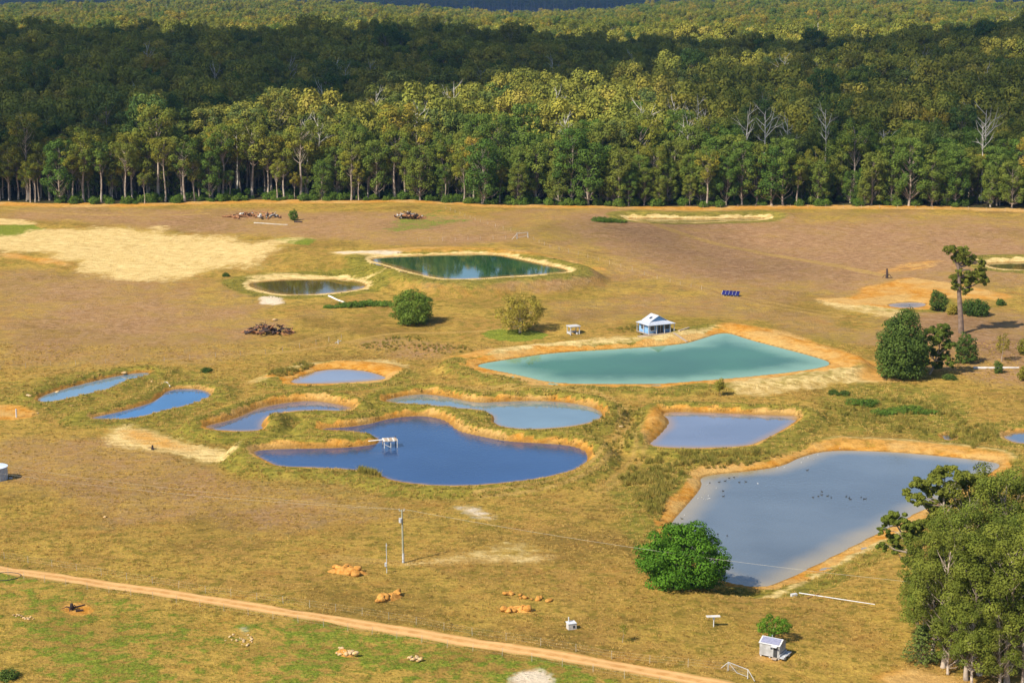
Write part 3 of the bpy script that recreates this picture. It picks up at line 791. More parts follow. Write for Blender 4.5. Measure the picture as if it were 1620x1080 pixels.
idx = np.arange(NX * NY).reshape(NY, NX)
GF = np.stack([idx[:-1, :-1], idx[:-1, 1:], idx[1:, 1:], idx[1:, :-1]], -1).reshape(-1, 4)
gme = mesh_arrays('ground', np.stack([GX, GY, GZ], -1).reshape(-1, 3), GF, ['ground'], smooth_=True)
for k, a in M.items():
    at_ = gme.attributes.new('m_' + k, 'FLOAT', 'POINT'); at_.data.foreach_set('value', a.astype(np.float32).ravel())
tag(link('ground', gme), 'rolling dry golden pasture cut by ponds and bare clay', None, None, 'structure')

POND_LABEL = {
 'narrow_west': 'narrow pale blue pond with a straight grassy far bank',
 'narrow_east': 'narrow bright blue pond bending beside the grassy spit',
 'small_lilac': 'small lilac pond with wide orange clay margin',
 'curved': 'curved lilac pond between orange clay banks',
 'pale_blue': 'pale grey-blue pond with an orange rim behind the deep blue pond',
 'deep_blue': 'deep blue pond with a small timber platform on legs',
 'green_house': 'blue-green pond below the little blue house',
 'lilac_east': 'four-sided lilac pond reflecting one sapling',
 'bird': 'largest grey-blue pond with ducks and gulls on it',
 'upper_green': 'dark green dam raised behind a grassy wall',
 'olive': 'small olive brown dam with sandy margin',
 'far_strip': 'thin far dam lying below the forest edge',
 'east_strip': 'narrow brown dam beside the pale sandy wall',
 'seep': 'shallow muddy puddle in the orange clay',
 'dark_pool': 'tiny dark pool among reeds', 'east_edge': 'small pond with an orange rim among reeds'}
for k, p in PONDS.items():
    MAT['water_' + k] = water_mat('water_' + k, p['col'], p.get('rip', 0), p.get('shc', (.30, .17, .055)), p.get('ior'))
    s, d = p['win'], p['d']
    js, is_ = np.arange(NY)[s[0]], np.arange(NX)[s[1]]
    inside = d < 2.2
    cell = inside[:-1, :-1] | inside[1:, :-1] | inside[:-1, 1:] | inside[1:, 1:]
    loc_id = np.arange(d.size).reshape(d.shape)
    F = np.stack([loc_id[:-1, :-1][cell], loc_id[:-1, 1:][cell], loc_id[1:, 1:][cell], loc_id[1:, :-1][cell]], -1)
    used, inv = np.unique(F, return_inverse=True)
    x = GX[s].ravel()[used]; y = GY[s].ravel()[used]
    me = mesh_arrays('pond', np.column_stack([x, y, np.full(len(x), p['zw'])]), inv.reshape(-1, 4), ['water_' + k], smooth_=True)
    sh = 1 - smooth(-p['sh'] * 2.2, .2, d.ravel()[used] + (fbm(x / 6, y / 6, 71, 3) - .5) * p['sh'])
    sh = 1 - sh
    a = me.attributes.new('shallow', 'FLOAT', 'POINT'); a.data.foreach_set('value', (.85 * sh).astype(np.float32))
    tag(link('pond', me), POND_LABEL[k], None, None, 'structure')

def ribbon(name, px, width, mat, lift=.035, step=1.2, rag=.5, seed=1):
    rng = np.random.default_rng(seed)
    w = chaikin(np.array([tuple(P(*q))[:2] for q in px]), 3, False)
    seg = np.r_[0, np.cumsum(np.linalg.norm(np.diff(w, axis=0), axis=1))]
    s = np.arange(0, seg[-1], step)
    c = np.column_stack([np.interp(s, seg, w[:, 0]), np.interp(s, seg, w[:, 1])])
    t = np.gradient(c, axis=0); t /= np.linalg.norm(t, axis=1)[:, None]
    nrm = np.column_stack([-t[:, 1], t[:, 0]])
    k = 13; rows = []
    for q in range(k):
        o = (q / (k - 1) - .5) * width
        r = rag * (fbm(s / 3, np.full(len(s), q * 5.), seed, 3) - .5) * (1 if q in (0, k - 1) else 0) * 2
        pt = c + nrm * (o + r)[:, None]
        zz = gz(pt[:, 0], pt[:, 1]) + lift - (.03 if q in (0, k - 1) else 0) - .03 * math.exp(-((abs(q - 6) - 3) / 1.0) ** 2)
        rows.append(np.column_stack([pt, zz]))
    V = np.stack(rows, 1).reshape(-1, 3); n = len(s)
    i = np.arange(n - 1)[:, None] * k; j = np.arange(k - 1)[None]
    F = np.stack([i + j, i + j + 1, i + k + j + 1, i + k + j], -1).reshape(-1, 4)
    me = mesh_arrays(name, V, F, [mat], smooth_=True)
    a = me.attributes.new('across', 'FLOAT', 'POINT'); a.data.foreach_set('value', np.tile(np.abs(np.arange(k) / (k - 1) * 2 - 1), n).astype(np.float32))
    return link(name, me), c
TRACK_PX = [(-120,882),(0,901),(100,914),(200,929),(300,944),(400,959),(500,975),(600,992),(700,1008),(800,1024),(900,1040),(1000,1057),(1100,1076),(1200,1096),(1300,1118)]
trk, TRACK = ribbon('track', TRACK_PX, 3.5, 'track', .05, .7, .5)
tag(trk, 'orange dirt farm track across the near paddock', None, None, 'structure')

# ------------------------------------------------------------------ forest
TALL = [Proto('tall_eucalypt_%d' % i, *eucalypt(100 + i, 27 + 2.2 * (i % 3), .42 + .07 * (i % 3), 6.6, 30, 1.7, 130, .60, .52), 'bark', 'leaf_forest') for i in range(5)]
DENSE = [Proto('dense_eucalypt_%d' % i, *eucalypt(200 + i, 22 + 1.5 * i, .10, 5.6, 52, 1.7, 120, .60, .40, 'round'), 'bark', 'leaf_dense') for i in range(4)]
CANOPY = [Proto('canopy_eucalypt_%d' % i, *eucalypt(300 + i, 24 + 2.0 * i, .42, 6.8, 36, 1.95, 130, .70, .42, 'round'), 'bark', 'leaf_canopy') for i in range(5)]
FARP = [Proto('far_eucalypt_%d' % i, *eucalypt(330 + i, 24 + 2.0 * i, .42, 6.6, 26, 2.7, 110, 1.15, .42, 'round'), 'bark', 'leaf_far') for i in range(4)]
ALLP = TALL + DENSE + CANOPY + FARP
rng = np.random.default_rng(17)
def jgrid(x0, x1, y0, y1, sp, jit=.42):
    xs = np.arange(x0, x1, sp); ys = np.arange(y0, y1, sp)
    x, y = np.meshgrid(xs, ys); x = x + (np.arange(len(ys)) % 2)[:, None] * sp / 2
    return (x + rng.uniform(-jit, jit, x.shape) * sp).ravel(), (y + rng.uniform(-jit, jit, x.shape) * sp).ravel()
FX, FY, FS = [], [], []
for (y0, y1, sp, half) in ((690, 790, 6.4, .37), (790, 840, 7.6, .37), (840, 1000, 9.0, .37), (1000, 1650, 10.0, .36), (1650, 3500, 11.0, .34), (6300, 7700, 17, .34)):
    x, y = jgrid(-y1 * half, y1 * half, y0, y1, sp)
    k = (np.abs(x) < y * half + 20) & (y > edge_y(x) + 1.5)
    FX.append(x[k]); FY.append(y[k]); FS.append(np.full(k.sum(), 1.0 if sp < 15 else 1.5))
FX, FY, FS = map(np.concatenate, (FX, FY, FS))
FZ = np.where(FY < 812, gz(FX, FY), gz(FX, FY))
U = 810 + FPX * FX / FY
depth_in = FY - edge_y(FX)
dense_p = np.clip(.15 + .75 * smooth(560, 900, U), 0, 1)
r = rng.random(len(FX))
kind = np.where(depth_in < 60, np.where(r < dense_p, 5 + (rng.random(len(FX)) * 4).astype(int), (rng.random(len(FX)) * 5).astype(int)), 9 + (rng.random(len(FX)) * 5).astype(int))
kind = np.where((depth_in >= 60) & (rng.random(len(FX)) < .22), (rng.random(len(FX)) * 9).astype(int), kind)
kind = np.where(FY > 1650, 14 + (rng.random(len(FX)) * 4).astype(int), kind)
scl = FS * (.72 + .55 * rng.random(len(FX)))
scl = np.where((depth_in < 50) & (rng.random(len(FX)) < .28), scl * rng.uniform(.42, .7, len(FX)), scl) * (1 + .10 * smooth(0, 40, depth_in))
scl = np.where(depth_in < 28, scl * rng.uniform(.72, 1.12, len(FX)), scl)
keep_ = (depth_in > 22) | (rng.random(len(FX)) > .14)
FX, FY, FZ, U, depth_in, kind, scl = (q[keep_] for q in (FX, FY, FZ, U, depth_in, kind, scl))
zs = np.where(depth_in > 25, rng.uniform(.78, 1.22, len(FX)), rng.uniform(.9, 1.1, len(FX)))
near = np.where((np.abs(U - 810) < 835) & (FY < 1000), depth_in, 1e9)
order = np.argsort(near)[:300]
solo = np.zeros(len(FX), bool); solo[order] = True
def forest_label(k):
    if k < 5: return 'tall eucalypt with bare pale trunk and olive crown along the forest edge', 'tall pale-trunked eucalypts of the forest edge'
    if k < 9: return 'bushy eucalypt leafy almost to the ground along the forest edge', 'bushy eucalypts of the forest edge'
    return 'round-crowned eucalypt standing just inside the forest edge', 'round-crowned eucalypts of the forest edge'
for i in order:
    k = int(kind[i]); lb, gp = forest_label(k)
    plant(ALLP[k], 'eucalyptus_tree', lb, 'tree', (FX[i], FY[i], FZ[i]), rng.random() * 6.28, float(scl[i]), gp, .2)
rest = ~solo
fo = scatter('forest', np.column_stack([FX, FY, FZ - .3])[rest], rng.random(rest.sum()) * 6.28,
             np.column_stack([scl, scl, scl * zs])[rest], kind[rest], [p.joined() for p in ALLP])
tag(fo, 'dense eucalypt forest covering the hills behind the farm', 'forest', None, 'stuff')

# undergrowth along the edge of the wood
BUSH = [Proto('bush_%d' % i, *roundtree(400 + i, 2.6, 1.9, .1, 22, .65, 60, .34, .08), 'bark_dark', 'leaf_fig2') for i in range(3)]
n = 420
ux = rng.uniform(EX.min() * .42, EX.max() * .42, n); uy = edge_y(ux) + rng.uniform(0, 26, n) ** 1.0
uo = scatter('undergrowth', np.column_stack([ux, uy, gz(ux, uy) - .2]), rng.random(n) * 6.28, np.repeat((.6 + .9 * rng.random(n))[:, None], 3, 1), rng.integers(0, 3, n), [p.joined() for p in BUSH])
tag(uo, 'low leafy undergrowth under the forest edge', 'undergrowth', None, 'stuff')

# dead white trees standing out of the canopy
DEAD = [Proto('dead_tree_%d' % i, deadtree(500 + i, 31 + 1.0 * i, .50, 8.5, 9, .62), None, 'dead', None) for i in range(5)]
def canopy_point(u, v, h=26):
    for y in np.arange(700, 3300, 6.0):
        a, b, c = ray(u, v); t = y / b
        if CAM_Z + c * t <= base(a * t, y) + h: return float(a * t), float(y)
    return None
DEADPX = [(133,203),(220,165),(155,128),(45,82),(527,135),(528,232),(683,170),(722,176),(747,140),(876,126),(818,240),(893,222),(1062,205),(960,176),(1206,200),(1397,220),(1372,210),(1450,135),(1513,140),(1558,140),(1541,240),(1608,245),(1430,46),(1604,180),(1342,240),(1310,195),(1110,215),(265,24),(438,28),(1100,205),(1165,170),(1330,130),(640,265),(1290,175),(460,130),(390,110),(610,80),(975,30),(1200,35),(545,22),(90,200),(1475,105)]
_r = random.Random(5)
DEADPX += [(_r.uniform(0, 1620), _r.uniform(95, 255)) for _ in range(34)] + [(_r.uniform(0, 1620), _r.uniform(22, 70)) for _ in range(30)]
for i, (u, v) in enumerate(DEADPX):
    c = canopy_point(u, v)
    if c is None: continue
    x, y = c; y = max(y, float(edge_y(x)) + 22 + (i * 13) % 30)
    plant(DEAD[i % 5], 'dead_tree', 'bleached leafless dead tree standing up through the forest canopy', 'dead tree', (x, y - 3, float(gz(np.array(x), np.array(y))) - .3), i * 1.7, .98 + .22 * ((i * 7) % 5) / 4, 'dead trees in the forest')

# ------------------------------------------------------------------ clouds whose shadows darken the forest and the far fields
def cloud_mat(name, clear):
    m, nt = new_mat(name)
    d = nd(nt, 'ShaderNodeBsdfDiffuse', {'Color': (.85, .85, .87, 1)}); t = nd(nt, 'ShaderNodeBsdfTransparent', {'Color': (1, 1, 1, 1)})
    x = nd(nt, 'ShaderNodeMixShader', {0: clear}); nt.links.new(d.outputs[0], x.inputs[1]); nt.links.new(t.outputs[0], x.inputs[2])
    o = nt.nodes.new('ShaderNodeOutputMaterial'); nt.links.new(x.outputs[0], o.inputs[0])
    return m
MAT['cloud'] = cloud_mat('dense_cloud', .79)
MAT['bank_cloud'] = cloud_mat('bank_cloud', .2)
MAT['thin_cloud'] = cloud_mat('thin_cloud', .97)
MAT['veil_cloud'] = cloud_mat('veil_cloud', .85)
def ico_arrays():
    import bmesh
    bm = bmesh.new(); bmesh.ops.create_icosphere(bm, subdivisions=2, radius=1)
    V = np.array([v.co[:] for v in bm.verts]); F = np.array([[v.index for v in f.verts] for f in bm.faces]); bm.free()
    return V, F
IV, IF = ico_arrays()
def cloud(poly, shade_z, alt, puff, sp, mat, label, seed):
    """a flat-bottomed cumulus that stands between the sun and this stretch of land"""
    rg = np.random.default_rng(seed)
    poly = np.asarray(poly, float)
    k = (alt - shade_z) / math.tan(SUN_EL)
    x0, y0 = poly.min(0); x1, y1 = poly.max(0)
    x, y = np.meshgrid(np.arange(x0, x1, sp), np.arange(y0, y1, sp))
    x = x.ravel() + rg.uniform(-.5, .5, x.size) * sp; y = y.ravel() + rg.uniform(-.5, .5, y.size) * sp
    d = sdf(x, y, poly) + 40 * (fbm(x / 90, y / 90, seed, 3) - .5)
    keep = d < -puff * .45
    V = []; F = []; n = 0
    for px, py, dd in zip(x[keep], y[keep], d[keep]):
        r = puff * rg.uniform(.65, 1.2)
        v = IV * np.array([r, r, r * .6]) * (1 + .12 * rg.normal(size=(len(IV), 1)))
        v = v + np.array([px - SHX * k, py - SHY * k, alt + min(-dd * .25, 60) * rg.random()])
        V.append(v); F.append(IF + n); n += len(v)
    o = link('cloud', mesh_arrays('cloud', np.concatenate(V), np.concatenate(F), [mat], smooth_=True))
    tag(o, label, 'cloud', 'clouds drifting over the farm')
def cpx(pts, h=26): return [canopy_point(u, v, h) or (0, 0) for u, v in pts]
low = [(-260,234),(-60,234),(60,230),(180,224),(290,213),(400,198),(560,186),(640,172),(740,160),(860,150),(960,146),(1040,130),(1150,108),(1300,108),(1450,104),(1560,98),(1640,92),(1800,90)]
lp = cpx(low)
cloud(lp + [(620, 1520), (-620, 1520)], 45, 560, 26, 17, 'cloud', 'broad dense cumulus between the sun and the dark forest slope', 1)
cloud([(-2600, 5600), (2600, 5600), (2600, 8200), (-2600, 8200)], 80, 2600, 170, 150, 'bank_cloud', 'long far cumulus bank over the blue hills', 2)
def fpx(pts): 
    a = np.array(pts, float); x, y = on_base(a[:, 0], a[:, 1]); return list(zip(x, y))
cloud(fpx([(860,348),(1010,336),(1100,338),(1190,372),(1260,410),(1330,440),(1290,462),(1160,452),(1050,436),(960,408)]), 4, 420, 22, 13, 'thin_cloud', 'thin ragged cloud over the brown paddock', 3)
cloud(fpx([(1340,505),(1450,495),(1700,490),(1700,585),(1560,580),(1440,560)]), 2, 380, 12, 11, 'thin_cloud', 'small thin cloud over the lone tall tree', 4)
cloud(cpx([(1000,146),(1100,122),(1200,112),(1400,108),(1700,102)]) + fpx([(1750,326),(1300,322),(1100,322),(1060,318)]), 52, 500, 24, 20, 'veil_cloud', 'thin cloud layer above the eastern forest edge', 5)
# ------------------------------------------------------------------ single trees and shrubs of the farm
def ppm(u, v):
    p = P(u, v); return FPX / math.sqrt(p.x ** 2 + p.y ** 2 + (CAM_Z - p.z) ** 2) * 1.0
def solo_tree(name, label, u, v, build, bark, leafm, cat='tree', rz=0.0, sink=.15, group=None):
    pr = Proto(name + '_shape', *build, bark, leafm)
    return plant(pr, name, label, cat, P(u, v), rz, 1.0, group, sink)

def clump_tree(u, v, trunk, limbs, clumps, nl, ls, tr, seed, dep=1.0):
    """trunk, limbs and leaf clumps measured off the photograph against the base point, with depth of their own"""
    rg = np.random.default_rng(seed); s = ppm(u, v)
    def loc(q, j=0.0): return np.array([(q[0] - u) / s, (q[2] if len(q) > 2 and trunk_depth else 0) + j, (v - q[1]) / s])
    trunk_depth = False
    parts = []
    t = [loc(q) for q in trunk]; t[0] = t[0] - np.array([0, 0, .4])
    parts.append(tube(t, np.linspace(tr, tr * .35, len(t)), 8))
    cs, rs = [], []
    for (cu, cv, cr) in clumps:
        r = cr / s; n = max(2, int(2.2 * (cr / 7) ** .5))
        c0 = loc((cu, cv), rg.normal() * r * dep)
        for _ in range(15):
            d = rg.normal(size=3); d /= np.linalg.norm(d)
            cs.append(c0 + d * r * (.35 + .95 * rg.random()) * np.array([1, 1, .8])); rs.append(r * (.26 + .24 * rg.random()))
        zc = c0[2]; k = min(range(len(t)), key=lambda i: abs(t[i][2] - (zc - 1.2)))
        p0 = t[k]; m_ = (p0 + c0) / 2 + rg.normal(size=3) * .25
        parts.append(tube([p0, m_, c0], [tr * .32, tr * .22, tr * .08], 5))
    for lb in limbs: parts.append(tube([loc(q, .1 * k) for k, q in enumerate(lb)], np.linspace(tr * .45, tr * .15, len(lb)), 6))
    return cat_vf(parts), leaves(rg, cs, rs, nl, ls)

solo_tree('round_tree', 'dense round bright green tree with its foliage down to the grass', 652, 512, roundtree(1, 10.2, 6.2, .1, 130, 1.2, 130, .38, .3, .72), 'bark_dark', 'leaf_fig2')
solo_tree('spreading_tree', 'olive gold spreading tree with a short pale trunk on green grass', 823, 526, roundtree(12, 11.0, 6.3, 1.9, 64, 1.35, 130, .38, .40, .8, .75, .8), 'bark', 'leaf_olive')
solo_tree('sapling', 'slim yellow-green sapling behind the olive gold tree', 844, 491, roundtree(5, 5.3, 1.15, 1.9, 16, .5, 55, .28, .07), 'bark_dark', 'leaf_lime')
solo_tree('fig_tree', 'broad vivid green tree at the near corner of the largest pond', 1079, 928, roundtree(7, 10.6, 7.1, .1, 150, 1.3, 190, .36, .42, .62, .55, .84), 'bark_dark', 'leaf_fig')
solo_tree('small_tree', 'little dark green umbrella tree right behind the white shed', 1224, 1012, roundtree(8, 3.8, 2.5, 1.45, 34, .55, 90, .22, .11, .7, .6), 'bark_dark', 'leaf_fig')
solo_tree('conifer', 'tiered young conifer beside the tall eucalypts', 1457, 1049, conifer(9, 6.2, 2.7), 'bark_dark', 'leaf_pine')
solo_tree('evergreen_tree', 'large dark dense egg-shaped tree beside the blue-green pond', 1426, 598, roundtree(10, 16.6, 6.2, .2, 170, 1.5, 130, .5, .4, .85), 'bark_dark', 'leaf_dark')
solo_tree('eucalyptus_tree', 'open grey-green eucalypt with white leaning trunk by the dark tree', 1470, 592, clump_tree(1470, 592, [(1470,592),(1478,570),(1484,548),(1482,528)], [[(1478,570),(1470,560),(1462,545)],[(1480,562),(1492,552),(1500,548)]], [(1484,520,10),(1472,524,9),(1494,528,9),(1462,536,10),(1478,538,10),(1496,542,9),(1460,556,10),(1474,556,8),(1492,562,11),(1500,572,8),(1462,572,9),(1484,577,9)], 85, .42, .24, 22), 'bark', 'leaf_euc')
solo_tree('evergreen_tree', 'rounded dark green tree standing below the lone tall tree', 1527, 574, roundtree(11, 8.3, 3.0, .2, 70, .7, 75, .36, .2, .85), 'bark_dark', 'leaf_dark')
solo_tree('evergreen_tree', 'compact dark oval tree on the orange clay', 1484, 492, roundtree(13, 7.0, 2.7, .2, 60, .7, 75, .36, .2, .85), 'bark_dark', 'leaf_dark')
solo_tree('shrub', 'wide dark olive thicket behind the lone tall tree', 1543, 498, roundtree(14, 4.6, 4.3, .1, 80, .85, 70, .40, .14, .8), 'bark_dark', 'leaf_dark', 'shrub')
solo_tree('shrub', 'small olive shrub left of the wide thicket, by the tall trunk', 1507, 497, roundtree(15, 3.2, 1.7, .1, 30, .6, 60, .36, .1, .8), 'bark_dark', 'leaf_olive', 'shrub')
solo_tree('shrub', 'small round shrub on the sandy slope past the thicket', 1583, 483, roundtree(16, 2.2, 1.4, .1, 20, .5, 60, .34, .1, .8), 'bark_dark', 'leaf_dark', 'shrub')
solo_tree('lone_eucalyptus', 'lone tall eucalypt with thick bare trunk and ragged two-tiered crown', 1521, 527, clump_tree(1521, 527,
    [(1521,527),(1519,505),(1516,480),(1514,460),(1513,440),(1511,425),(1510,408)],
    [[(1514,458),(1509,455),(1505,451)],[(1511,432),(1520,428),(1530,429)],[(1511,425),(1505,414),(1503,406)],[(1512,420),(1526,414),(1540,417)]],
    [(1494,397,7),(1502,396,6),(1512,402,9),(1522,402,8),(1516,412,9),(1506,411,6),(1536,418,9),(1546,417,8),(1529,414,6),(1527,421,6),(1508,442,9),(1519,444,11),(1531,440,10),(1543,440,10),(1552,444,7),(1507,454,6),(1524,457,9),(1545,432,8),(1528,434,7),(1514,432,6)], 75, .40, .85, 31, .8), 'bark_dark', 'leaf_euc')
solo_tree('small_tree', 'thin sparse tree with a slim white stem beside a fallen pale log', 1585, 571, roundtree(17, 7.4, 2.0, 2.7, 26, .65, 34, .36, .1), 'bark', 'leaf_olive')
solo_tree('shrub', 'small dark bush beside a fallen pale log', 1579, 590, roundtree(18, 3.2, 1.15, .1, 24, .5, 60, .3, .08), 'bark_dark', 'leaf_dark', 'shrub')
solo_tree('small_tree', 'yellow-green tree growing at the end of the fallen pale log', 1622, 561, roundtree(19, 4.6, 2.3, .6, 34, .7, 55, .36, .12), 'bark_dark', 'leaf_lime')
solo_tree('shrub', 'leafy yellow-green bush below the end of the fallen pale log', 1620, 602, roundtree(20, 4.2, 1.5, .3, 30, .6, 55, .34, .1), 'bark_dark', 'leaf_lime', 'shrub')
solo_tree('sapling', 'single sapling with oval crown on the bank between two ponds', 1139, 626, roundtree(21, 4.4, 1.15, 1.5, 26, .45, 60, .25, .07), 'bark_dark', 'leaf_lime')
solo_tree('small_tree', 'lone small green tree beside the far fallen timber', 464, 349, roundtree(23, 5.0, 1.75, .2, 30, .65, 50, .4, .1), 'bark_dark', 'leaf_fig2')
solo_tree('sapling', 'thin yellow sapling in the dry grass above the track', 986, 1016, roundtree(24, 3.0, .75, 1.5, 14, .32, 26, .16, .04), 'bark', 'leaf_lime')

solo_tree('eucalyptus_tree', 'tall eucalypt with open layered crown at the edge of the largest pond', 1490, 950, clump_tree(1490, 950, [(1490,950),(1493,900),(1491,850),(1486,800),(1484,775)],
    [[(1490,840),(1470,815),(1452,795)],[(1488,815),(1500,795),(1508,775)],[(1488,830),(1520,800),(1538,775)]],
    [(1440,785,10),(1431,776,7),(1450,766,11),(1463,778,10),(1470,757,12),(1485,746,12),(1499,746,11),(1511,756,12),(1500,771,10),(1521,767,9),(1541,762,11),(1478,775,10),(1470,800,12),(1500,800,13),(1525,795,12),(1455,825,12),(1485,830,13),(1515,830,13)], 110, .34, .36, 41, 1.0), 'bark', 'leaf_euc')
solo_tree('eucalyptus_tree', 'leaning eucalypt reaching its limbs over the pond shore', 1452, 960, clump_tree(1452, 960, [(1452,960),(1450,915),(1442,875),(1428,850),(1415,830)],
    [[(1448,905),(1430,890),(1418,872)],[(1445,885),(1455,862),(1462,845)],[(1440,872),(1415,868),(1398,858)]],
    [(1400,820,9),(1412,812,11),(1425,825,11),(1395,836,8),(1411,850,9),(1391,857,7),(1430,845,10),(1441,830,10),(1420,870,8),(1441,865,11),(1456,850,12),(1432,886,9),(1452,890,12),(1440,910,10),(1462,915,12),(1446,935,10)], 105, .34, .30, 43, 1.0), 'bark', 'leaf_euc')
NEARE = [Proto('near_eucalypt_%d' % i, *eucalypt(600 + i, 22 + 1.2 * i, .12 + .04 * i, 5.4, 42, 1.5, 300, .34, .42, 'round', .06), 'bark', 'leaf_euc') for i in range(4)]
for i, (u, v, s, k, lb) in enumerate([
    (1530, 960, .86, 2, 'full-crowned eucalypt behind the near eucalypt trunks'),
    (1590, 975, .90, 3, 'full-crowned eucalypt behind the near eucalypt trunks'),
    (1650, 985, .95, 0, 'full-crowned eucalypt behind the near eucalypt trunks'),
    (1494, 1056, .84, 2, 'eucalypt with a stout pale trunk next to the young conifer'),
    (1548, 1066, .90, 1, 'near eucalypt standing in the clump of bare pale trunks'),
    (1592, 1082, .92, 3, 'near eucalypt standing in the clump of bare pale trunks'),
    (1530, 1075, .80, 0, 'near eucalypt standing in the clump of bare pale trunks'),
    (1648, 1070, .95, 2, 'near eucalypt standing in the clump of bare pale trunks'),
    (1510, 1010, .80, 3, 'full-crowned eucalypt behind the near eucalypt trunks'),
    (1476, 1034, .60, 1, 'short bushy eucalypt at the foot of the grove'),
    (1515, 1050, .62, 3, 'short bushy eucalypt at the foot of the grove'),
    (1556, 1058, .62, 2, 'short bushy eucalypt at the foot of the grove'),
    (1600, 1064, .55, 0, 'short bushy eucalypt at the foot of the grove'),
    (1500, 1066, 0.46, 0, 'short bushy eucalypt at the foot of the grove'),
    (1538, 1084, 0.50, 2, 'short bushy eucalypt at the foot of the grove'),
    (1580, 1088, 0.50, 1, 'short bushy eucalypt at the foot of the grove'),
    (1615, 1090, 0.55, 3, 'short bushy eucalypt at the foot of the grove'),
    (1460, 1020, 0.42, 2, 'short bushy eucalypt at the foot of the grove'),
    (1466, 1010, .74, 0, 'eucalypt leaning out over the young conifer'),
    (1560, 945, .95, 0, 'full-crowned eucalypt behind the near eucalypt trunks'),
    (1625, 1040, .92, 1, 'near eucalypt standing in the clump of bare pale trunks'),
    (1570, 1025, .85, 1, 'full-crowned eucalypt behind the near eucalypt trunks')]):
    plant(NEARE[k], 'eucalyptus_tree', lb, 'tree', P(u, v), i * 1.9, s, 'eucalypts in the grove by the largest pond', .2)

SHR = [Proto('shrub_shape_%d' % i, *roundtree(450 + i, 1.9, 1.6, .05, 24, .5, 60, .26, .06), 'bark_dark', 'leaf_dark') for i in range(3)]
SHR2 = [Proto('swamp_shrub_shape_%d' % i, *roundtree(460 + i, 1.5, 2.2, .05, 30, .5, 70, .26, .06), 'bark_dark', 'leaf_fig2') for i in range(3)]
for i, (u, v, s, lb) in enumerate([(522,487,.9,'row'),(545,485,1.2,'row'),(566,484,1.4,'row'),(588,483,1.5,'row'),(610,483,1.3,'row'),(327,588,.9,'dark green clump of reeds near the narrow bright blue pond'),(676,476,.9,'small bush behind the dense round tree'),(1320,624,.9,'low dark bush under the pale clay slope'),(1336,624,.8,'low dark bush under the pale clay slope'),(1502,600,1.0,'flat dark bush at the foot of the white leaning trunk'),(1352,638,1.0,'bright'),(1372,640,1.2,'bright'),(1396,655,1.1,'bright'),(1418,652,1.0,'bright'),(1440,650,1.2,'bright'),(1462,654,1.1,'bright'),(950,350,1.6,'far'),(962,351,1.5,'far'),(978,352,1.3,'far'),(358,437,.9,'dark tuft beside the sandy flat'),(12,1072,.9,'dark green bush in the near grass')]):
    lbl, grp = {'row': ('dark green bush in the row beside the dense round tree', 'bushes beside the round tree'), 'bright': ('green swamp bush in the reedy hollow between the ponds', 'bushes in the reedy hollow'), 'far': ('green bush at the end of the thin far dam', 'bushes by the far dam')}.get(lb, (lb, None))
    if lb.startswith('low dark'): grp = 'bushes under the clay slope'
    plant((SHR2 if lb in ('bright', 'far', 'row') else SHR)[i % 3], 'shrub', lbl, 'shrub', P(u, v), i * 2.1, (s * 1.2, s, s * .75), grp, .1)

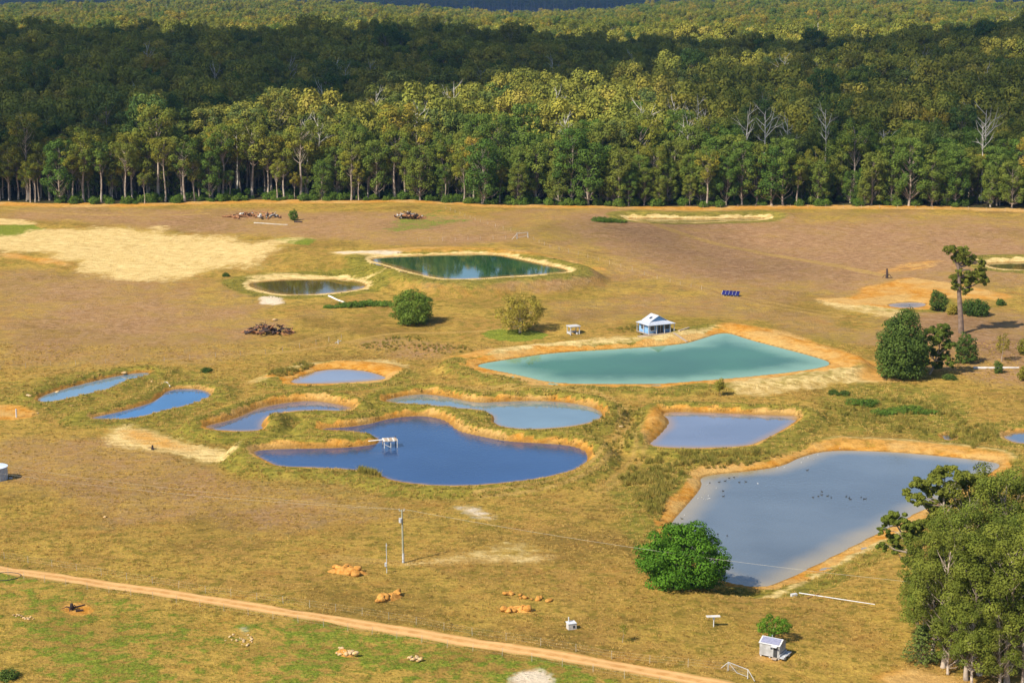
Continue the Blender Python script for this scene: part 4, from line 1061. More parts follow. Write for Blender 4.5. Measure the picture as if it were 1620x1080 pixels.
# ------------------------------------------------------------------ the blue house by the pond
def house(u, v, th):
    h = empty('lake_house', P(u, v), th); tag(h, 'small pale blue house with white metal roof and veranda by the blue-green pond', 'house')
    W, D, F, Hh = 6.6, 4.4, .45, 2.35                 # body: x -W/2..W/2, y 0..D; veranda at y -1.9..0
    m = MB(); m.box((0, 1.25, F - .06), (W + 1.3, D + 2.3, .12)); dk = m.build('deck', 'deck', h)
    for x in (-W / 2 - .4, -1.1, 1.1, W / 2 + .4):
        for y in (-.9, 1.3, 3.2): MB().box((x, y - .6 if y < 0 else y, (F - .12) / 2 - .5), (.14, .14, F - .12 + 1.0)).build('stump', 'deck', h)
    m = MB()
    m.box((0, .05, F + Hh / 2), (W, .1, Hh)); m.box((0, D - .05, F + Hh / 2), (W, .1, Hh))
    m.box((-W / 2 + .05, D / 2, F + Hh / 2), (.1, D - .2, Hh)); m.box((W / 2 - .05, D / 2, F + Hh / 2), (.1, D - .2, Hh))
    wl = m.build('wall', 'blue', h)
    for k in range(9): MB().box((-W / 2 - .008, D / 2, F + .14 + k * .25), (.016, D, .2)).build('weatherboard', 'blue', wl)
    def window(x, y, z, w, hh, side):
        wd = MB().box((x, y, z), (w if not side else .06, .06 if not side else w, hh)).build('window', 'white', h)
        e = .02
        MB().box((x - (e if side else 0), y - (0 if side else e), z), ((w - .16) if not side else .06, .06 if not side else (w - .16), hh - .16)).build('pane', 'glass', wd)
    window(-W / 2 - .04, 2.6, F + 1.35, 1.5, 1.15, True); window(-2.1, -.03, F + 1.35, 1.2, 1.2, False); window(2.2, -.03, F + 1.35, 1.5, 1.2, False)
    dr = MB().box((.3, -.03, F + 1.05), (1.5, .06, 2.1)).build('door', 'glass', h)
    MB().box((.3, -.075, F + 1.05), (.08, .03, 2.1)).build('frame', 'white', dr)
    for x in (-W / 2 - .45, -1.5, .9, 2.6, W / 2 + .45): MB().box((x, -1.05, F + Hh / 2), (.13, .13, Hh)).build('veranda_post', 'white', h)
    for y in (1.6, D + .25): MB().box((-W / 2 - .45, y, F + Hh / 2), (.13, .13, Hh)).build('veranda_post', 'white', h)
    for x0, x1 in ((-W / 2 - .4, -1.6),): MB().box(((x0 + x1) / 2, -1.05, F + .85), (x1 - x0, .05, .08)).build('rail', 'white', h)
    # skirt roof all round, then the steep gable over the body
    zo, zi = F + Hh, F + Hh + .62
    o = [(-W / 2 - .75, -1.35), (W / 2 + .75, -1.35), (W / 2 + .75, D + .5), (-W / 2 - .75, D + .5)]
    i_ = [(-W / 2 + .9, .5), (W / 2 - .9, .5), (W / 2 - .9, D - .5), (-W / 2 + .9, D - .5)]
    m = MB(); m.add([(x, y, zo) for x, y in o] + [(x, y, zi) for x, y in i_] + [(x, y, zo - .07) for x, y in o],
                    [(k, (k + 1) % 4, 4 + (k + 1) % 4, 4 + k) for k in range(4)] + [(8 + k, 8 + (k + 1) % 4, (k + 1) % 4, k) for k in range(4)] + [(11, 10, 9, 8)])
    sk = m.build('veranda_roof', 'roof', h)
    for k in range(16):
        x = -W / 2 - .5 + k * (W + 1.0) / 15; xi = max(-W / 2 + .95, min(W / 2 - .95, x))
        MB().bar((x, -1.3, zo + .02), (xi, .5, zi + .02), .05).build('roof_rib', 'roof', sk)
    a = W / 2 - .9; zr = zi + 1.35; e = .25
    m = MB(); t = .08
    for s in (-1, 1):
        n0 = (s * (a + e), .5 - e, zi - .12); n1 = (s * (a + e), D - .5 + e, zi - .12); r0 = (0, .5 - e, zr); r1 = (0, D - .5 + e, zr)
        m.add([n0, n1, r1, r0] + [(q[0], q[1], q[2] + t) for q in (n0, n1, r1, r0)], [(0, 1, 2, 3), (7, 6, 5, 4), (0, 4, 5, 1), (1, 5, 6, 2), (2, 6, 7, 3), (3, 7, 4, 0)])
    rf = m.build('roof', 'roof', h)
    MB().add([(-a, .52, zi - .05), (a, .52, zi - .05), (0, .52, zr - .06), (-a, .60, zi - .05), (a, .60, zi - .05), (0, .60, zr - .06)], [(0, 1, 2), (5, 4, 3), (0, 3, 4, 1), (1, 4, 5, 2), (2, 5, 3, 0)]).build('gable', 'blue', h)
    q = .55; MB().box((-a * q - .06, 1.9, zi + 1.35 * (1 - q) + .10), (.75, .9, .05), 0, 0, -math.atan2(1.35, a)).build('skylight', 'glass', rf)
    MB().box((-W / 2 - 1.7, -1.4, .12), (2.6, 3.4, .14)).build('lower_deck', 'deck', h)
    for x, y in ((-W / 2 - 2.8, -2.9), (-W / 2 - .6, -2.9), (-W / 2 - 2.8, .1)): MB().box((x, y, -.35), (.14, .14, .9)).build('stump', 'deck', h)
    return h
HS = house(1043, 529, math.radians(27)); HS.scale = (1.1, 1.1, 1.1)
p0 = P(1066, 529); p1 = P(1087, 541)
rp = MB()
a = Vector((p0.x, p0.y, p0.z + .45)); b = Vector((p1.x, p1.y, p1.z + .08))
rp.bar(a, b, .8, .10); tag(rp.build('ramp', 'deck'), 'narrow timber ramp from the blue house down to the shore', 'ramp')
p0 = P(1074, 524); p1 = P(1090, 519)
tag(MB().bar((p0.x, p0.y, p0.z + .12), (p1.x, p1.y, p1.z + .12), .5, .3).build('plank', 'deck'), 'dark timber plank lying on clay behind the blue house', 'plank')

# white shelter
h = empty('shelter', P(907, 528), math.radians(24)); tag(h, 'open white shelter with flat roof on four posts left of the blue house', 'shelter')
for x in (-1.35, 1.35):
    for y in (-1.1, 1.1): MB().box((x, y, 1.05), (.2, .2, 2.3)).build('post', 'white', h)
MB().box((0, 0, 2.28), (3.3, 2.8, .20)).build('roof', 'white', h)
MB().box((-1.35, 0, .38), (.1, 2.0, .62)).build('panel', 'white', h)
MB().box((0, 1.1, .38), (2.5, .1, .62)).build('panel', 'white', h)
MB().box((.7, -.9, .25), (.5, .5, .5)).build('stool', 'white', h)
for x in (-.9, .9): MB().bar((x * 1.35, -1.1, 1.8), (x * .9, -1.1, 2.2), .08).build('brace', 'white', h)

# timber platform in the deep blue pond
zw = PONDS['deep_blue']['zw']
x, y = at_z(617, 706, zw)
h = empty('pond_platform', (float(x), float(y), zw), math.radians(12)); tag(h, 'rickety grey timber platform on thin legs in the deep blue pond', 'platform')
for k in range(9): MB().box((-1.35 + k * .335, (k % 3 - 1) * .05, 1.52 + (k % 2) * .02), (.30, 2.9 - .12 * (k % 3), .06), .02 * (k % 3 - 1)).build('plank', 'deck' if k % 3 else 'whitelog', h)
for x, y, mt in ((-1.35, -1.25, 'whitelog'), (1.35, -1.25, 'whitelog'), (-1.35, 1.3, 'deck'), (1.35, 1.3, 'char'), (0, 1.3, 'char'), (0, -1.25, 'whitelog')): MB().bar((x, y, -1.2), (x, y, 1.6 if x < 1 else 1.85), .13).build('leg', mt, h)
MB().bar((-1.35, -1.33, .9), (-.1, -1.33, .2), .10).build('brace', 'whitelog', h)
for y in (-1.25, 1.3): MB().bar((-1.5, y, 1.42), (1.5, y, 1.42), .12).build('beam', 'whitelog', h)
MB().bar((-1.3, .3, 1.50), (-4.4, .8, 1.22), .35, .08).build('gangplank', 'whitelog', h)

# white shed on a trailer frame
h = empty('white_shed', P(1222, 1036), math.radians(-31)); tag(h, 'small white clad shed on a trailer frame with grey panelled roof', 'shed')
L, Wd, Hh = 2.9, 2.3, 1.75
m = MB(); g = .55
m.add([(-L/2,-Wd/2,.25),(L/2,-Wd/2,.25),(L/2,Wd/2,.25),(-L/2,Wd/2,.25),(-L/2,-Wd/2,.25+Hh),(L/2,-Wd/2,.25+Hh),(L/2,Wd/2,.25+Hh),(-L/2,Wd/2,.25+Hh),(-L/2,0,.25+Hh+g),(L/2,0,.25+Hh+g)],
      [(3,2,1,0),(0,1,5,4),(2,3,7,6),(1,2,6,9,5),(3,0,4,8,7)])
MAT['shed'] = simple('weathered_white_cladding', (.44, .43, .41), (.33, .32, .30), 1.5, .7)
wl = m.build('wall', 'shed', h)
for k in range(12): MB().box((-L/2 + .13 + k * .24, -Wd/2 - .012, .25 + Hh/2), (.05, .024, Hh)).build('batten', 'shed', wl)
for k in range(9): MB().box((L/2 + .012, -Wd/2 + .15 + k * .25, .25 + Hh/2), (.024, .05, Hh)).build('batten', 'shed', wl)
for s in (-1, 1):
    m = MB(); e = .12
    y0, z0, z1 = s * (Wd/2 + e), .25 + Hh - .05, .25 + Hh + g + .02
    q = [(-L/2 - e, y0, z0), (L/2 + e, y0, z0), (L/2 + e, 0, z1), (-L/2 - e, 0, z1)]
    m.add(q + [(a_, b_, c_ + .05) for a_, b_, c_ in q], [(3,2,1,0),(4,5,6,7),(0,1,5,4),(1,2,6,5),(2,3,7,6),(3,0,4,7)])
    rf = m.build('roof', 'white', h)
    if s < 0:
        m = MB(); q = [(-L/2 + .1, y0 * .9, z0 + .13), (L/2 - .1, y0 * .9, z0 + .13), (L/2 - .1, y0 * .12, z1 - .0), (-L/2 + .1, y0 * .12, z1 - .0)]
        m.add(q + [(a_, b_, c_ + .04) for a_, b_, c_ in q], [(3,2,1,0),(4,5,6,7),(0,1,5,4),(1,2,6,5),(2,3,7,6),(3,0,4,7)]); m.build('roof_panel', 'roofgrey', rf)
MB().box((.86, -Wd/2 - .03, 1.05), (.55, .05, 1.45)).build('door', 'dark', h)
MB().box((.30, -Wd/2 - .035, 1.55), (.30, .05, .40)).build('window', 'glass', h)
MB().box((.80, -Wd/2 - .30, 1.92), (.85, .55, .06), 0, .2).build('awning', 'white', h)
MB().box((.86, -Wd/2 - .3, .16), (.75, .5, .14)).build('step', 'deck', h)
MB().box((L/2 + .48, 0, .42), (.62, 2.9, .14)).build('trailer_bench', 'grey', h)
MB().box((L/2 + .10, 0, .62), (.10, 2.6, .26)).build('trailer_side', 'grey', h)
for y in (-.7, .7):
    MB().tube([(L/2 + .55, y, .28), (L/2 + .75, y, .28)], .28, 14).build('wheel', 'white', h)
for x in (-L/2 + .15, 0, L/2 - .15):
    for y in (-Wd/2 + .2, Wd/2 - .2): MB().box((x, y, .08), (.22, .22, .42)).build('block', 'stone', h)
MB().tube([(-.3, .5, .25 + Hh), (-.3, .5, .25 + Hh + .75)], .05, 8).build('flue', 'white', h)

# water tank at the edge of the paddock
pt = P(-7, 758)
h = empty('water_tank', pt); tag(h, 'round grey corrugated water tank with pale domed roof', 'water tank')
R_, Ht = 2.35, 2.6
n = 48; m = MB()
for k in range(n):
    pass
ring = [(math.cos(6.2832 * k / n), math.sin(6.2832 * k / n)) for k in range(n)]
zz = np.linspace(-.2, Ht, 27)
V = [(x * (R_ + (.03 if j % 2 else 0)), y * (R_ + (.03 if j % 2 else 0)), z) for j, z in enumerate(zz) for x, y in ring]
m.add(V, [(j * n + k, j * n + (k + 1) % n, (j + 1) * n + (k + 1) % n, (j + 1) * n + k) for j in range(26) for k in range(n)]); m.build('wall', 'steel', h)
m = MB(); V = [(x * (R_ + .12), y * (R_ + .12), Ht - .02) for x, y in ring] + [(x * (R_ + .12), y * (R_ + .12), Ht + .06) for x, y in ring] + [(x * .3, y * .3, Ht + .42) for x, y in ring]
m.add(V, [(j * n + k, j * n + (k + 1) % n, (j + 1) * n + (k + 1) % n, (j + 1) * n + k) for j in range(2) for k in range(n)] + [tuple(range(2 * n, 3 * n)), tuple(range(n))[::-1]]); m.build('roof', 'tankroof', h)
MB().tube([(R_ * .93, -R_ * .45, -.1), (R_ * .93, -R_ * .45, Ht - .1)], .07, 8).build('downpipe', 'white', h)
b_ = P(17, 757); tag(MB().box((b_.x, b_.y, b_.z + .12), (.62, .4, .3)).build('trough', 'white'), 'small white trough on the grass next to the water tank', 'trough')

# solar panels
h = empty('solar_array', P(1156, 468), math.radians(-20)); tag(h, 'row of five tilted blue solar panels in the dry paddock', 'solar panels')
for k in range(5):
    x = (k - 2) * 1.12
    pn = MB().box((x, 0, .95), (1.04, 2.1, .05), 0, .55).build('panel', 'panel', h)
    MB().box((x - .54, 0, .955), (.05, 2.12, .07), 0, .55).build('frame', 'grey', pn)
    MB().bar((x, .75, -.2), (x, .75, 1.30), .08).build('leg', 'grey', h); MB().bar((x, -.75, -.2), (x, -.75, .45), .08).build('leg', 'grey', h)

# power pole, meter post and lines
def P3(u, v, uh, vh):
    """point at height above the ground spot (u,v) that shows at (uh,vh)"""
    p = P(u, v); return Vector((p.x, p.y, p.z + (v - vh) / ppm(u, v) * 1.02))
pb = P(638, 890); Ht = 9.1
h = empty('power_pole', pb, 0); tag(h, 'tall treated timber power pole with a grey transformer can', 'power pole')
MB().tube([(0, 0, -.4), (-.05, 0, Ht * .5), (-.12, 0, Ht)], [.19, .16, .12], 10).build('post', 'pole', h)
MB().tube([(0, 0, .1), (0, 0, .5)], [.205, .20], 10).build('base_band', 'grey', h)
MB().tube([(0, 0, .6), (0, 0, 1.7)], [.198, .193], 10).build('pale_band', 'white', h)
tr_ = MB().tube([(-.36, -.12, 6.9), (-.36, -.12, 7.55)], .27, 12).build('transformer', 'grey', h)
MB().box((-.36, -.12, 7.6), (.5, .5, .08)).build('lid', 'grey', tr_)
MB().box((-.15, 0, Ht - .25), (.9, .1, .12)).build('crossarm', 'pole', h)
for x in (-.55, .25): MB().tube([(x, 0, Ht - .2), (x, 0, Ht + .12)], .05, 8).build('insulator', 'white', h)
MB().tube([(-.25, 0, Ht - .1), (-.25, 0, Ht + .5)], .025, 6).build('spike', 'wood', h)
h = empty('meter_post', P(612, 906)); tag(h, 'slim white post with a grey meter box in front of the power pole', 'post')
MB().tube([(0, 0, -.3), (-.02, 0, 5.0)], [.07, .055], 8).build('post', 'white', h)
bx_ = MB().box((-.14, -.1, 1.45), (.34, .26, .62)).build('meter_box', 'grey', h); MB().box((-.14, -.24, 1.45), (.26, .02, .5)).build('door', 'white', bx_)
MB().box((0, 0, 4.6), (.18, .16, .25)).build('cap', 'grey', h)
def cable(a, b, sag, r=.025, n=28):
    t = np.linspace(0, 1, n)[:, None]
    q = np.array(a) * (1 - t) + np.array(b) * t; q[:, 2] -= (sag * 4 * t * (1 - t))[:, 0]
    return MB().tube(q, r, 4)
ptop = Vector((pb.x - .15, pb.y, pb.z + Ht))
def far_end(u, v, d, dz):
    a_, b_, c_ = ray(u, v); t = d / b_; return Vector((a_ * t, d, CAM_Z + c_ * t))
endR = far_end(1760, 948, 232, 0)
tag(cable(ptop + Vector((.4, 0, 0)), endR, 1.6, .017).build('power_cable', 'wire'), 'pale overhead cable from the pole across the largest pond', 'cable')
for k, (v, nm) in enumerate(((716, 'upper'), (731, 'lower'))):
    e = far_end(-120, v, 330, 0)
    tag(cable(ptop + Vector((-.4, 0, .05 - .1 * k)), e, 1.2, .010).build('power_cable', 'wire'), nm + ' of two thin overhead cables between the power pole and the water tank side', 'cable')

# ------------------------------------------------------------------ rocks, logs, stumps
def rock_mesh(seed, mat):
    rg = np.random.default_rng(seed)
    n1 = rg.normal(size=(6, 3)); v = IV.copy()
    for q in n1:
        q = q / np.linalg.norm(q); dd = v @ q; k = .55 + .3 * rg.random(); v = v - np.maximum(dd - k, 0)[:, None] * q
    v = v * np.array([1, .8, .65]) * (1 + .06 * rg.normal(size=(len(v), 1)))
    return mesh_arrays('rock_shape', v, IF, [mat])
ROCK = [rock_mesh(700 + i, 'rock') for i in range(5)]; PALE = [rock_mesh(720 + i, 'rockpale') for i in range(4)]
def rock(mesh, p, s, rz, label, group):
    o = link('rock', mesh, None, p); o.scale = s; o.rotation_euler = (random.uniform(-.3, .3), random.uniform(-.3, .3), rz); tag(o, label, 'rock', group)
def rock_pile(u0, v0, u1, v1, n, smin, smax, wid, meshes, label, group, hgt=.5, seed=0):
    rg = random.Random(seed); a = P(u0, v0); b = P(u1, v1); d = b - a
    nrm = Vector((-d.y, d.x, 0)).normalized()
    for k in range(n):
        t = rg.random(); q = rg.gauss(0, .45) * wid
        p = a + d * t + nrm * q; s = rg.uniform(smin, smax)
        mid = math.exp(-(q / wid) ** 2 * 1.6)
        p = G(p.x, p.y) + Vector((0, 0, s * .25 + hgt * mid * rg.random()))
        rock(meshes[rg.randrange(len(meshes))], p, (s, s, s * .9), rg.random() * 6.28, label, group)
def mound(u0, v0, u1, v1, w, hgt, mat, label, seed):
    a = P(u0, v0); b = P(u1, v1); c = (a + b) / 2; L_ = (b - a).length / 2; an = math.atan2(b.y - a.y, b.x - a.x)
    n, k = 40, 14; V = []; rg = np.random.default_rng(seed)
    for j in range(k + 1):
        r = j / k
        for i in range(n):
            t = 6.2832 * i / n; x = math.cos(t) * r * L_ * 1.15; y = math.sin(t) * r * w
            X = c.x + x * math.cos(an) - y * math.sin(an); Y = c.y + x * math.sin(an) + y * math.cos(an)
            nz = float(fbm(np.array(X * 1.1), np.array(Y * 1.1), seed, 4))
            z = float(gz(np.array(X), np.array(Y))) - .08 + hgt * max(0, 1 - r ** 1.6) * (.35 + 1.3 * nz) - (.12 if j == k else 0)
            V.append((X, Y, z))
    o = MB().add(V, [(j * n + i, j * n + (i + 1) % n, (j + 1) * n + (i + 1) % n, (j + 1) * n + i) for j in range(k) for i in range(n)]).build('dirt_mound', mat)
    tag(o, label, 'mound')
PILES = [((518,900),(580,908),10,.5,1.0,1.3,ROCK,'orange dirt clod on the long mound below the meter post','clods on the long mound',.55),
 ((594,952),(636,940),9,.45,.95,1.2,ROCK,'orange dirt clod on the slanting mound above the track','clods on the slanting mound',.6),
 ((798,964),(845,966),11,.4,1.0,1.3,ROCK,'orange boulder in the heap behind the grey concrete box','boulders in the heap above the track',.55),
 ((800,940),(872,952),15,.28,.6,.9,ROCK,'small orange boulder in the loose row above the boulder heap','boulders in the loose row',.15),
 ((532,1026),(558,1040),16,.25,.55,1.1,PALE,'pale clod in the heap on the near side of the track','clods in the pale heap',.55),
 ((646,1042),(670,1046),9,.25,.5,.7,PALE,'pale stone in the little heap beside green grass','stones in the little heap',.25),
 ((22,973),(52,980),11,.18,.35,.8,PALE,'yellowish stone scattered by the burnt stump hollow','stones by the burnt stump',.05),
 ((360,1005),(402,1018),18,.14,.32,2.0,PALE,'white stone on the bare patch in the near paddock','stones on the bare patch',.05)]
for k, (a, b, n, s0, s1, w, ms, lb, gp, hg) in enumerate(PILES): rock_pile(*a, *b, n, s0, s1, w, ms, lb, gp, hg, 40 + k)
for a, b, w, hg, lb, sd in [((520,903),(580,908),1.5,.9,'long low mound of orange dirt below the meter post',1), ((596,951),(634,941),1.3,1.0,'slanting mound of orange dirt above the track',2), ((800,964),(843,966),1.3,.8,'mound of orange dirt under the boulder heap',3), ((533,1030),(557,1038),1.0,.75,'pale crumbly mound on the near side of the track',4)]:
    mound(*a, *b, w, hg, 'rock', lb, sd)
for k, (u, v, s, lb) in enumerate([(46,626,.5,'white rock at the tip of the narrow pale blue pond'),(91,621,.75,'flat white rock on the bank of the narrow pale blue pond'),(196,591,.8,'long white rock at the head of the narrow pale blue pond'),(113,642,.3,'small white stone on the grassy spit'),(240,604,.35,'white stone between the two narrow ponds'),(983,675,.45,'white stone in the grass between pale ponds'),(60,654,.35,'white stone beside the clay hollow'),(165,818,.3,'white stone above the track'),(435,507,.8,'white boulder beside the charred timber heap')]):
    rock(PALE[k % 4], P(u, v) + Vector((0, 0, s * .2)), (s * 1.5, s, s * .8), k * 1.3, lb, None)
def log(p, az, el, L_, r, mat, label, group, seed, cat='log'):
    rg = np.random.default_rng(seed)
    d = np.array([math.cos(az) * math.cos(el), math.sin(az) * math.cos(el), math.sin(el)])
    t = np.linspace(-.5, .5, 5)[:, None] * L_
    q = np.array(p) + d * t + rg.normal(size=(5, 3)) * r * .5
    m = MB().tube(q, r * np.linspace(1.15, .65, 5), 7)
    if L_ > 1.6:
        c = q[2]; e = c + np.array([rg.normal(), rg.normal(), abs(rg.normal()) + .4]) * L_ * .16
        m.tube([c, e], [r * .5, r * .2], 5)
    tag(m.build('log', mat), label, cat, group)
def log_pile(u0, v0, u1, v1, n, Lr, rr, hgt, wid, mats, label, group, seed):
    rg = random.Random(seed); a = P(u0, v0); b = P(u1, v1)
    for k in range(n):
        t = rg.random(); q = a + (b - a) * t + Vector((rg.gauss(0, .3), rg.gauss(0, wid), 0)); q = G(q.x, q.y)
        lift = hgt * math.sin(math.pi * min(max(t, .08), .92)) * rg.random()
        L_ = rg.uniform(*Lr); r = rg.uniform(*rr)
        el = rg.uniform(-.1, .55) if lift > .3 else rg.uniform(-.05, .15)
        mt = mats[rg.randrange(len(mats))]
        log(q + Vector((0, 0, r * .6 + lift)), rg.random() * 6.28, el, L_, r, mt, ('charred black ' if mt == 'char' else 'broken orange-brown ' if mt == 'wood' else 'bleached pale ') + label, group, seed * 100 + k)
log_pile(390, 527, 460, 527, 56, (1.4, 4.4), (.14, .40), 2.9, 1.3, ['char', 'char', 'wood'], 'log in the burn heap on the open paddock', 'logs in the burn heap', 3)
log_pile(622, 346, 672, 346, 30, (2, 6), (.2, .5), 2.6, 1.5, ['char', 'char', 'wood', 'dead'], 'log in the heap near the forest edge', 'logs in the forest-edge heap', 4)
log_pile(364, 343, 445, 345, 34, (2, 6.5), (.2, .5), 1.4, 2.5, ['char', 'wood', 'wood', 'dead'], 'log in the long scatter of fallen timber', 'logs in the long timber scatter', 5)
def lying(u0, v0, u1, v1, r, mat, label, cat='log'):
    a = P(u0, v0); b = P(u1, v1); n = 6
    pts = []
    for k in range(n):
        q = a + (b - a) * (k / (n - 1)); q = G(q.x, q.y) if cat == 'log' else q + Vector((0, 0, .42)); pts.append((q.x, q.y, q.z + r * .7))
    if cat != 'log':
        need = max(G(*(a + (b - a) * t)[:2]).z - (a + (b - a) * t).z for t in np.linspace(0, 1, 40)) + r + .02
        pts = [tuple(a + (b - a) * (k / (n - 1)) + Vector((0, 0, need))) for k in range(n)]
    tag(MB().tube(pts, r * np.linspace(1.1, .7, n), 8).build('fallen_log' if cat == 'log' else cat.replace(' ', '_'), mat), label, cat)
lying(402, 353, 455, 356, .2, 'dead', 'long bleached log lying below the timber scatter')
lying(466, 352, 478, 352, .4, 'char', 'short dark log beside the lone small tree')
lying(1540, 583, 1612, 583, .32, 'whitelog', 'long pale log lying beside the thin sparse tree')
lying(520, 469, 545, 479, .28, 'whitelog', 'pale straight log on the bank of the olive dam')
lying(250, 608, 269, 612, .2, 'whitelog', 'pale plank-like log at the head of the narrow bright blue pond')
lying(1264, 947, 1384, 964, .075, 'grey', 'long white pipe lying in the dry grass below the largest pond', 'pipe')
lying(1296, 941, 1276, 948, .06, 'wood', 'thin brown stick leaning across the end of the white pipe', 'stick')
o = MB().box((0, 0, .22), (1.0, .55, .5), .4).build('valve_box', 'white', None, P(1256, 943)); tag(o, 'white valve box at the end of the white pipe', 'box')
# burnt stump and other stumps
def stump(u, v, hgt, r, mat, label, arms=4, seed=1):
    rg = np.random.default_rng(seed); p = P(u, v)
    m = MB().tube([(0, 0, -.2), (.05, 0, hgt * .5), (.1 * rg.normal(), .1, hgt)], [r * 1.3, r, r * .7], 9)
    for k in range(arms):
        an = k * 6.28 / arms + rg.normal() * .3; L_ = r * (3 + 2.5 * rg.random())
        m.tube([(0, 0, hgt * .25), (math.cos(an) * L_ * .5, math.sin(an) * L_ * .5, hgt * (.3 + .4 * rg.random())), (math.cos(an) * L_, math.sin(an) * L_, hgt * .5 * rg.random())], [r * .5, r * .35, r * .12], 6)
    tag(m.build('stump', mat, None, p), label, 'stump')
stump(113, 964, 1.0, .28, 'char', 'charred stump in a round orange hollow', 4, 1)
lying(114, 962, 134, 957, .14, 'char', 'charred branch lying beside the charred stump')
lying(120, 967, 132, 966, .2, 'char', 'short burnt log in the orange hollow')
stump(241, 711, 1.0, .22, 'char', 'dark burnt stump on the yellow sandy patch', 5, 2)
stump(311, 668, 1.3, .3, 'dead', 'bleached snag at the tip of the curved lilac pond', 4, 3)
stump(452, 737, 1.0, .3, 'whitelog', 'pale driftwood stump at the near shore of the deep blue pond', 4, 4)
stump(1403, 440, 3.2, .4, 'char', 'dark broken stump above the orange clay hollow', 2, 5)
o = MB().tube([(0, 0, -.3), (0, 0, 2.0)], .16, 10).build('marker_post', 'white', None, P(26, 660)); tag(o, 'stubby white marker post in the orange clay hollow', 'post')
# hose loop by the track
c = P(4, 912); q = []
for k in range(34):
    an = -2.0 + k * .125 * 1.2; x = c.x + math.cos(an) * 2.9; y = c.y + math.sin(an) * 2.1
    g_ = G(x, y); q.append((x, y, g_.z + .07))
tag(MB().tube(q, .07, 6).build('hose', 'rubber'), 'black hose lying in a loop beside the dirt track', 'hose')
# grey concrete box with a pipe
h = empty('concrete_box', P(904, 994), .35); tag(h, 'grey concrete box with a white standpipe in the dry grass', 'box')
MB().box((0, 0, .42), (1.25, .95, 1.0)).build('body', 'stone', h); MB().box((-.05, 0, .96), (1.35, 1.05, .10), 0, .08).build('lid', 'grey', h)
MB().tube([(-.35, .2, .3), (-.35, .2, 1.75)], .09, 8).build('standpipe', 'white', h)
MB().box((.2, -.49, .45), (.3, .04, .4)).build('vent', 'dark', h)
# small bird table
h = empty('bird_table', P(1129, 991), .1); tag(h, 'small white table on one post in the dry grass near the shed', 'bird table')
MB().tube([(0, 0, -.3), (0, 0, 1.55)], .08, 8).build('post', 'white', h); MB().box((-.1, 0, 1.62), (2.0, .7, .1)).build('top', 'whitelog', h); MB().box((0, 0, 1.35), (.28, .24, .4)).build('box', 'grey', h)
h = empty('tap_stand', P(535, 544), 0.2); tag(h, 'small pale pipe stand by the orange clay bank', 'pipe stand')
MB().tube([(0, 0, -.2), (0, 0, 1.2)], .1, 8).build('post', 'white', h); MB().bar((-.9, 0, .35), (.9, .2, .9), .14).build('arm', 'grey', h)

# ------------------------------------------------------------------ fences
POSTME = MB().tube([(0, 0, -.3), (0, 0, 1.2)], .028, 5)
_o = POSTME.build('post_shape', 'wire'); POST = _o.data; bpy.data.objects.remove(_o)
POSTME = MB().tube([(0, 0, -.3), (0, 0, 1.35)], .065, 6); _o = POSTME.build('post_shape', 'deck'); WPOST = _o.data; bpy.data.objects.remove(_o)
def fence(px, spacing, label, post=POST, wires=3, rad=.0035):
    w = [P(*q) for q in px]
    pts = []
    for a, b in zip(w[:-1], w[1:]):
        n = max(1, round((b - a).length / spacing))
        pts += [a + (b - a) * (k / n) for k in range(n)]
    pts.append(w[-1]); pts = [G(q.x, q.y) for q in pts]
    r = empty('wire_fence', pts[0]); tag(r, label, 'fence', 'wire fences of the farm')
    for q in pts:
        o = link('post', post, r, q - pts[0]); o.rotation_euler = (random.gauss(0, .03), random.gauss(0, .03), random.random() * 6)
    for k in range(wires):
        z = .35 + k * .8 / max(1, wires - 1)
        MB().tube([tuple(q - pts[0] + Vector((0, 0, z))) for q in pts], rad, 4).build('wire', 'wire', r)
fence([(-60,891),(38,916),(242,947),(512,991),(748,1030),(988,1073),(1100,1092)], 4.2, 'wire fence of thin pickets along the near side of the track')
fence([(-60,875),(7,884),(325,938),(490,961),(747,1005),(968,1042),(1150,1062)], 5.0, 'wire fence of thin pickets along the far side of the track')
fence([(660,382),(720,381),(800,378),(817,378)], 5.0, 'wire fence leading to the far wooden gate', WPOST)
fence([(836,377),(870,392),(930,408),(1000,428),(1060,447),(1110,458)], 6.0, 'wire fence running from the far gate along the dam wall', WPOST)
fence([(705,331),(760,352),(834,374)], 7.0, 'wire fence running from the forest edge to the far gate', WPOST)
fence([(-40,586),(120,577),(260,572),(420,560),(500,545),(540,536)], 6.5, 'wire fence crossing the brown paddock behind the ponds', WPOST)
fence([(1085,328),(1250,328),(1420,329),(1560,333),(1680,336)], 8.0, 'wire fence along the foot of the eastern forest edge', WPOST)
# far gate
a = P(818, 378); b = P(835, 376)
h = empty('farm_gate', a, math.atan2(b.y - a.y, b.x - a.x)); tag(h, 'pale timber gateway with a brace in the far fence', 'gate')
w = (b - a).length
for x in (0, w): MB().bar((x, 0, -.3), (x, 0, 2.3), .25).build('post', 'dead', h)
MB().bar((0, 0, 2.15), (w, 0, 2.2), .16).build('rail', 'dead', h); MB().bar((0, 0, 2.0), (-2.2, 0, -.1), .14).build('brace', 'dead', h); MB().bar((0, .1, .3), (w, .1, 1.1), .12).build('gate_bar', 'dead', h)
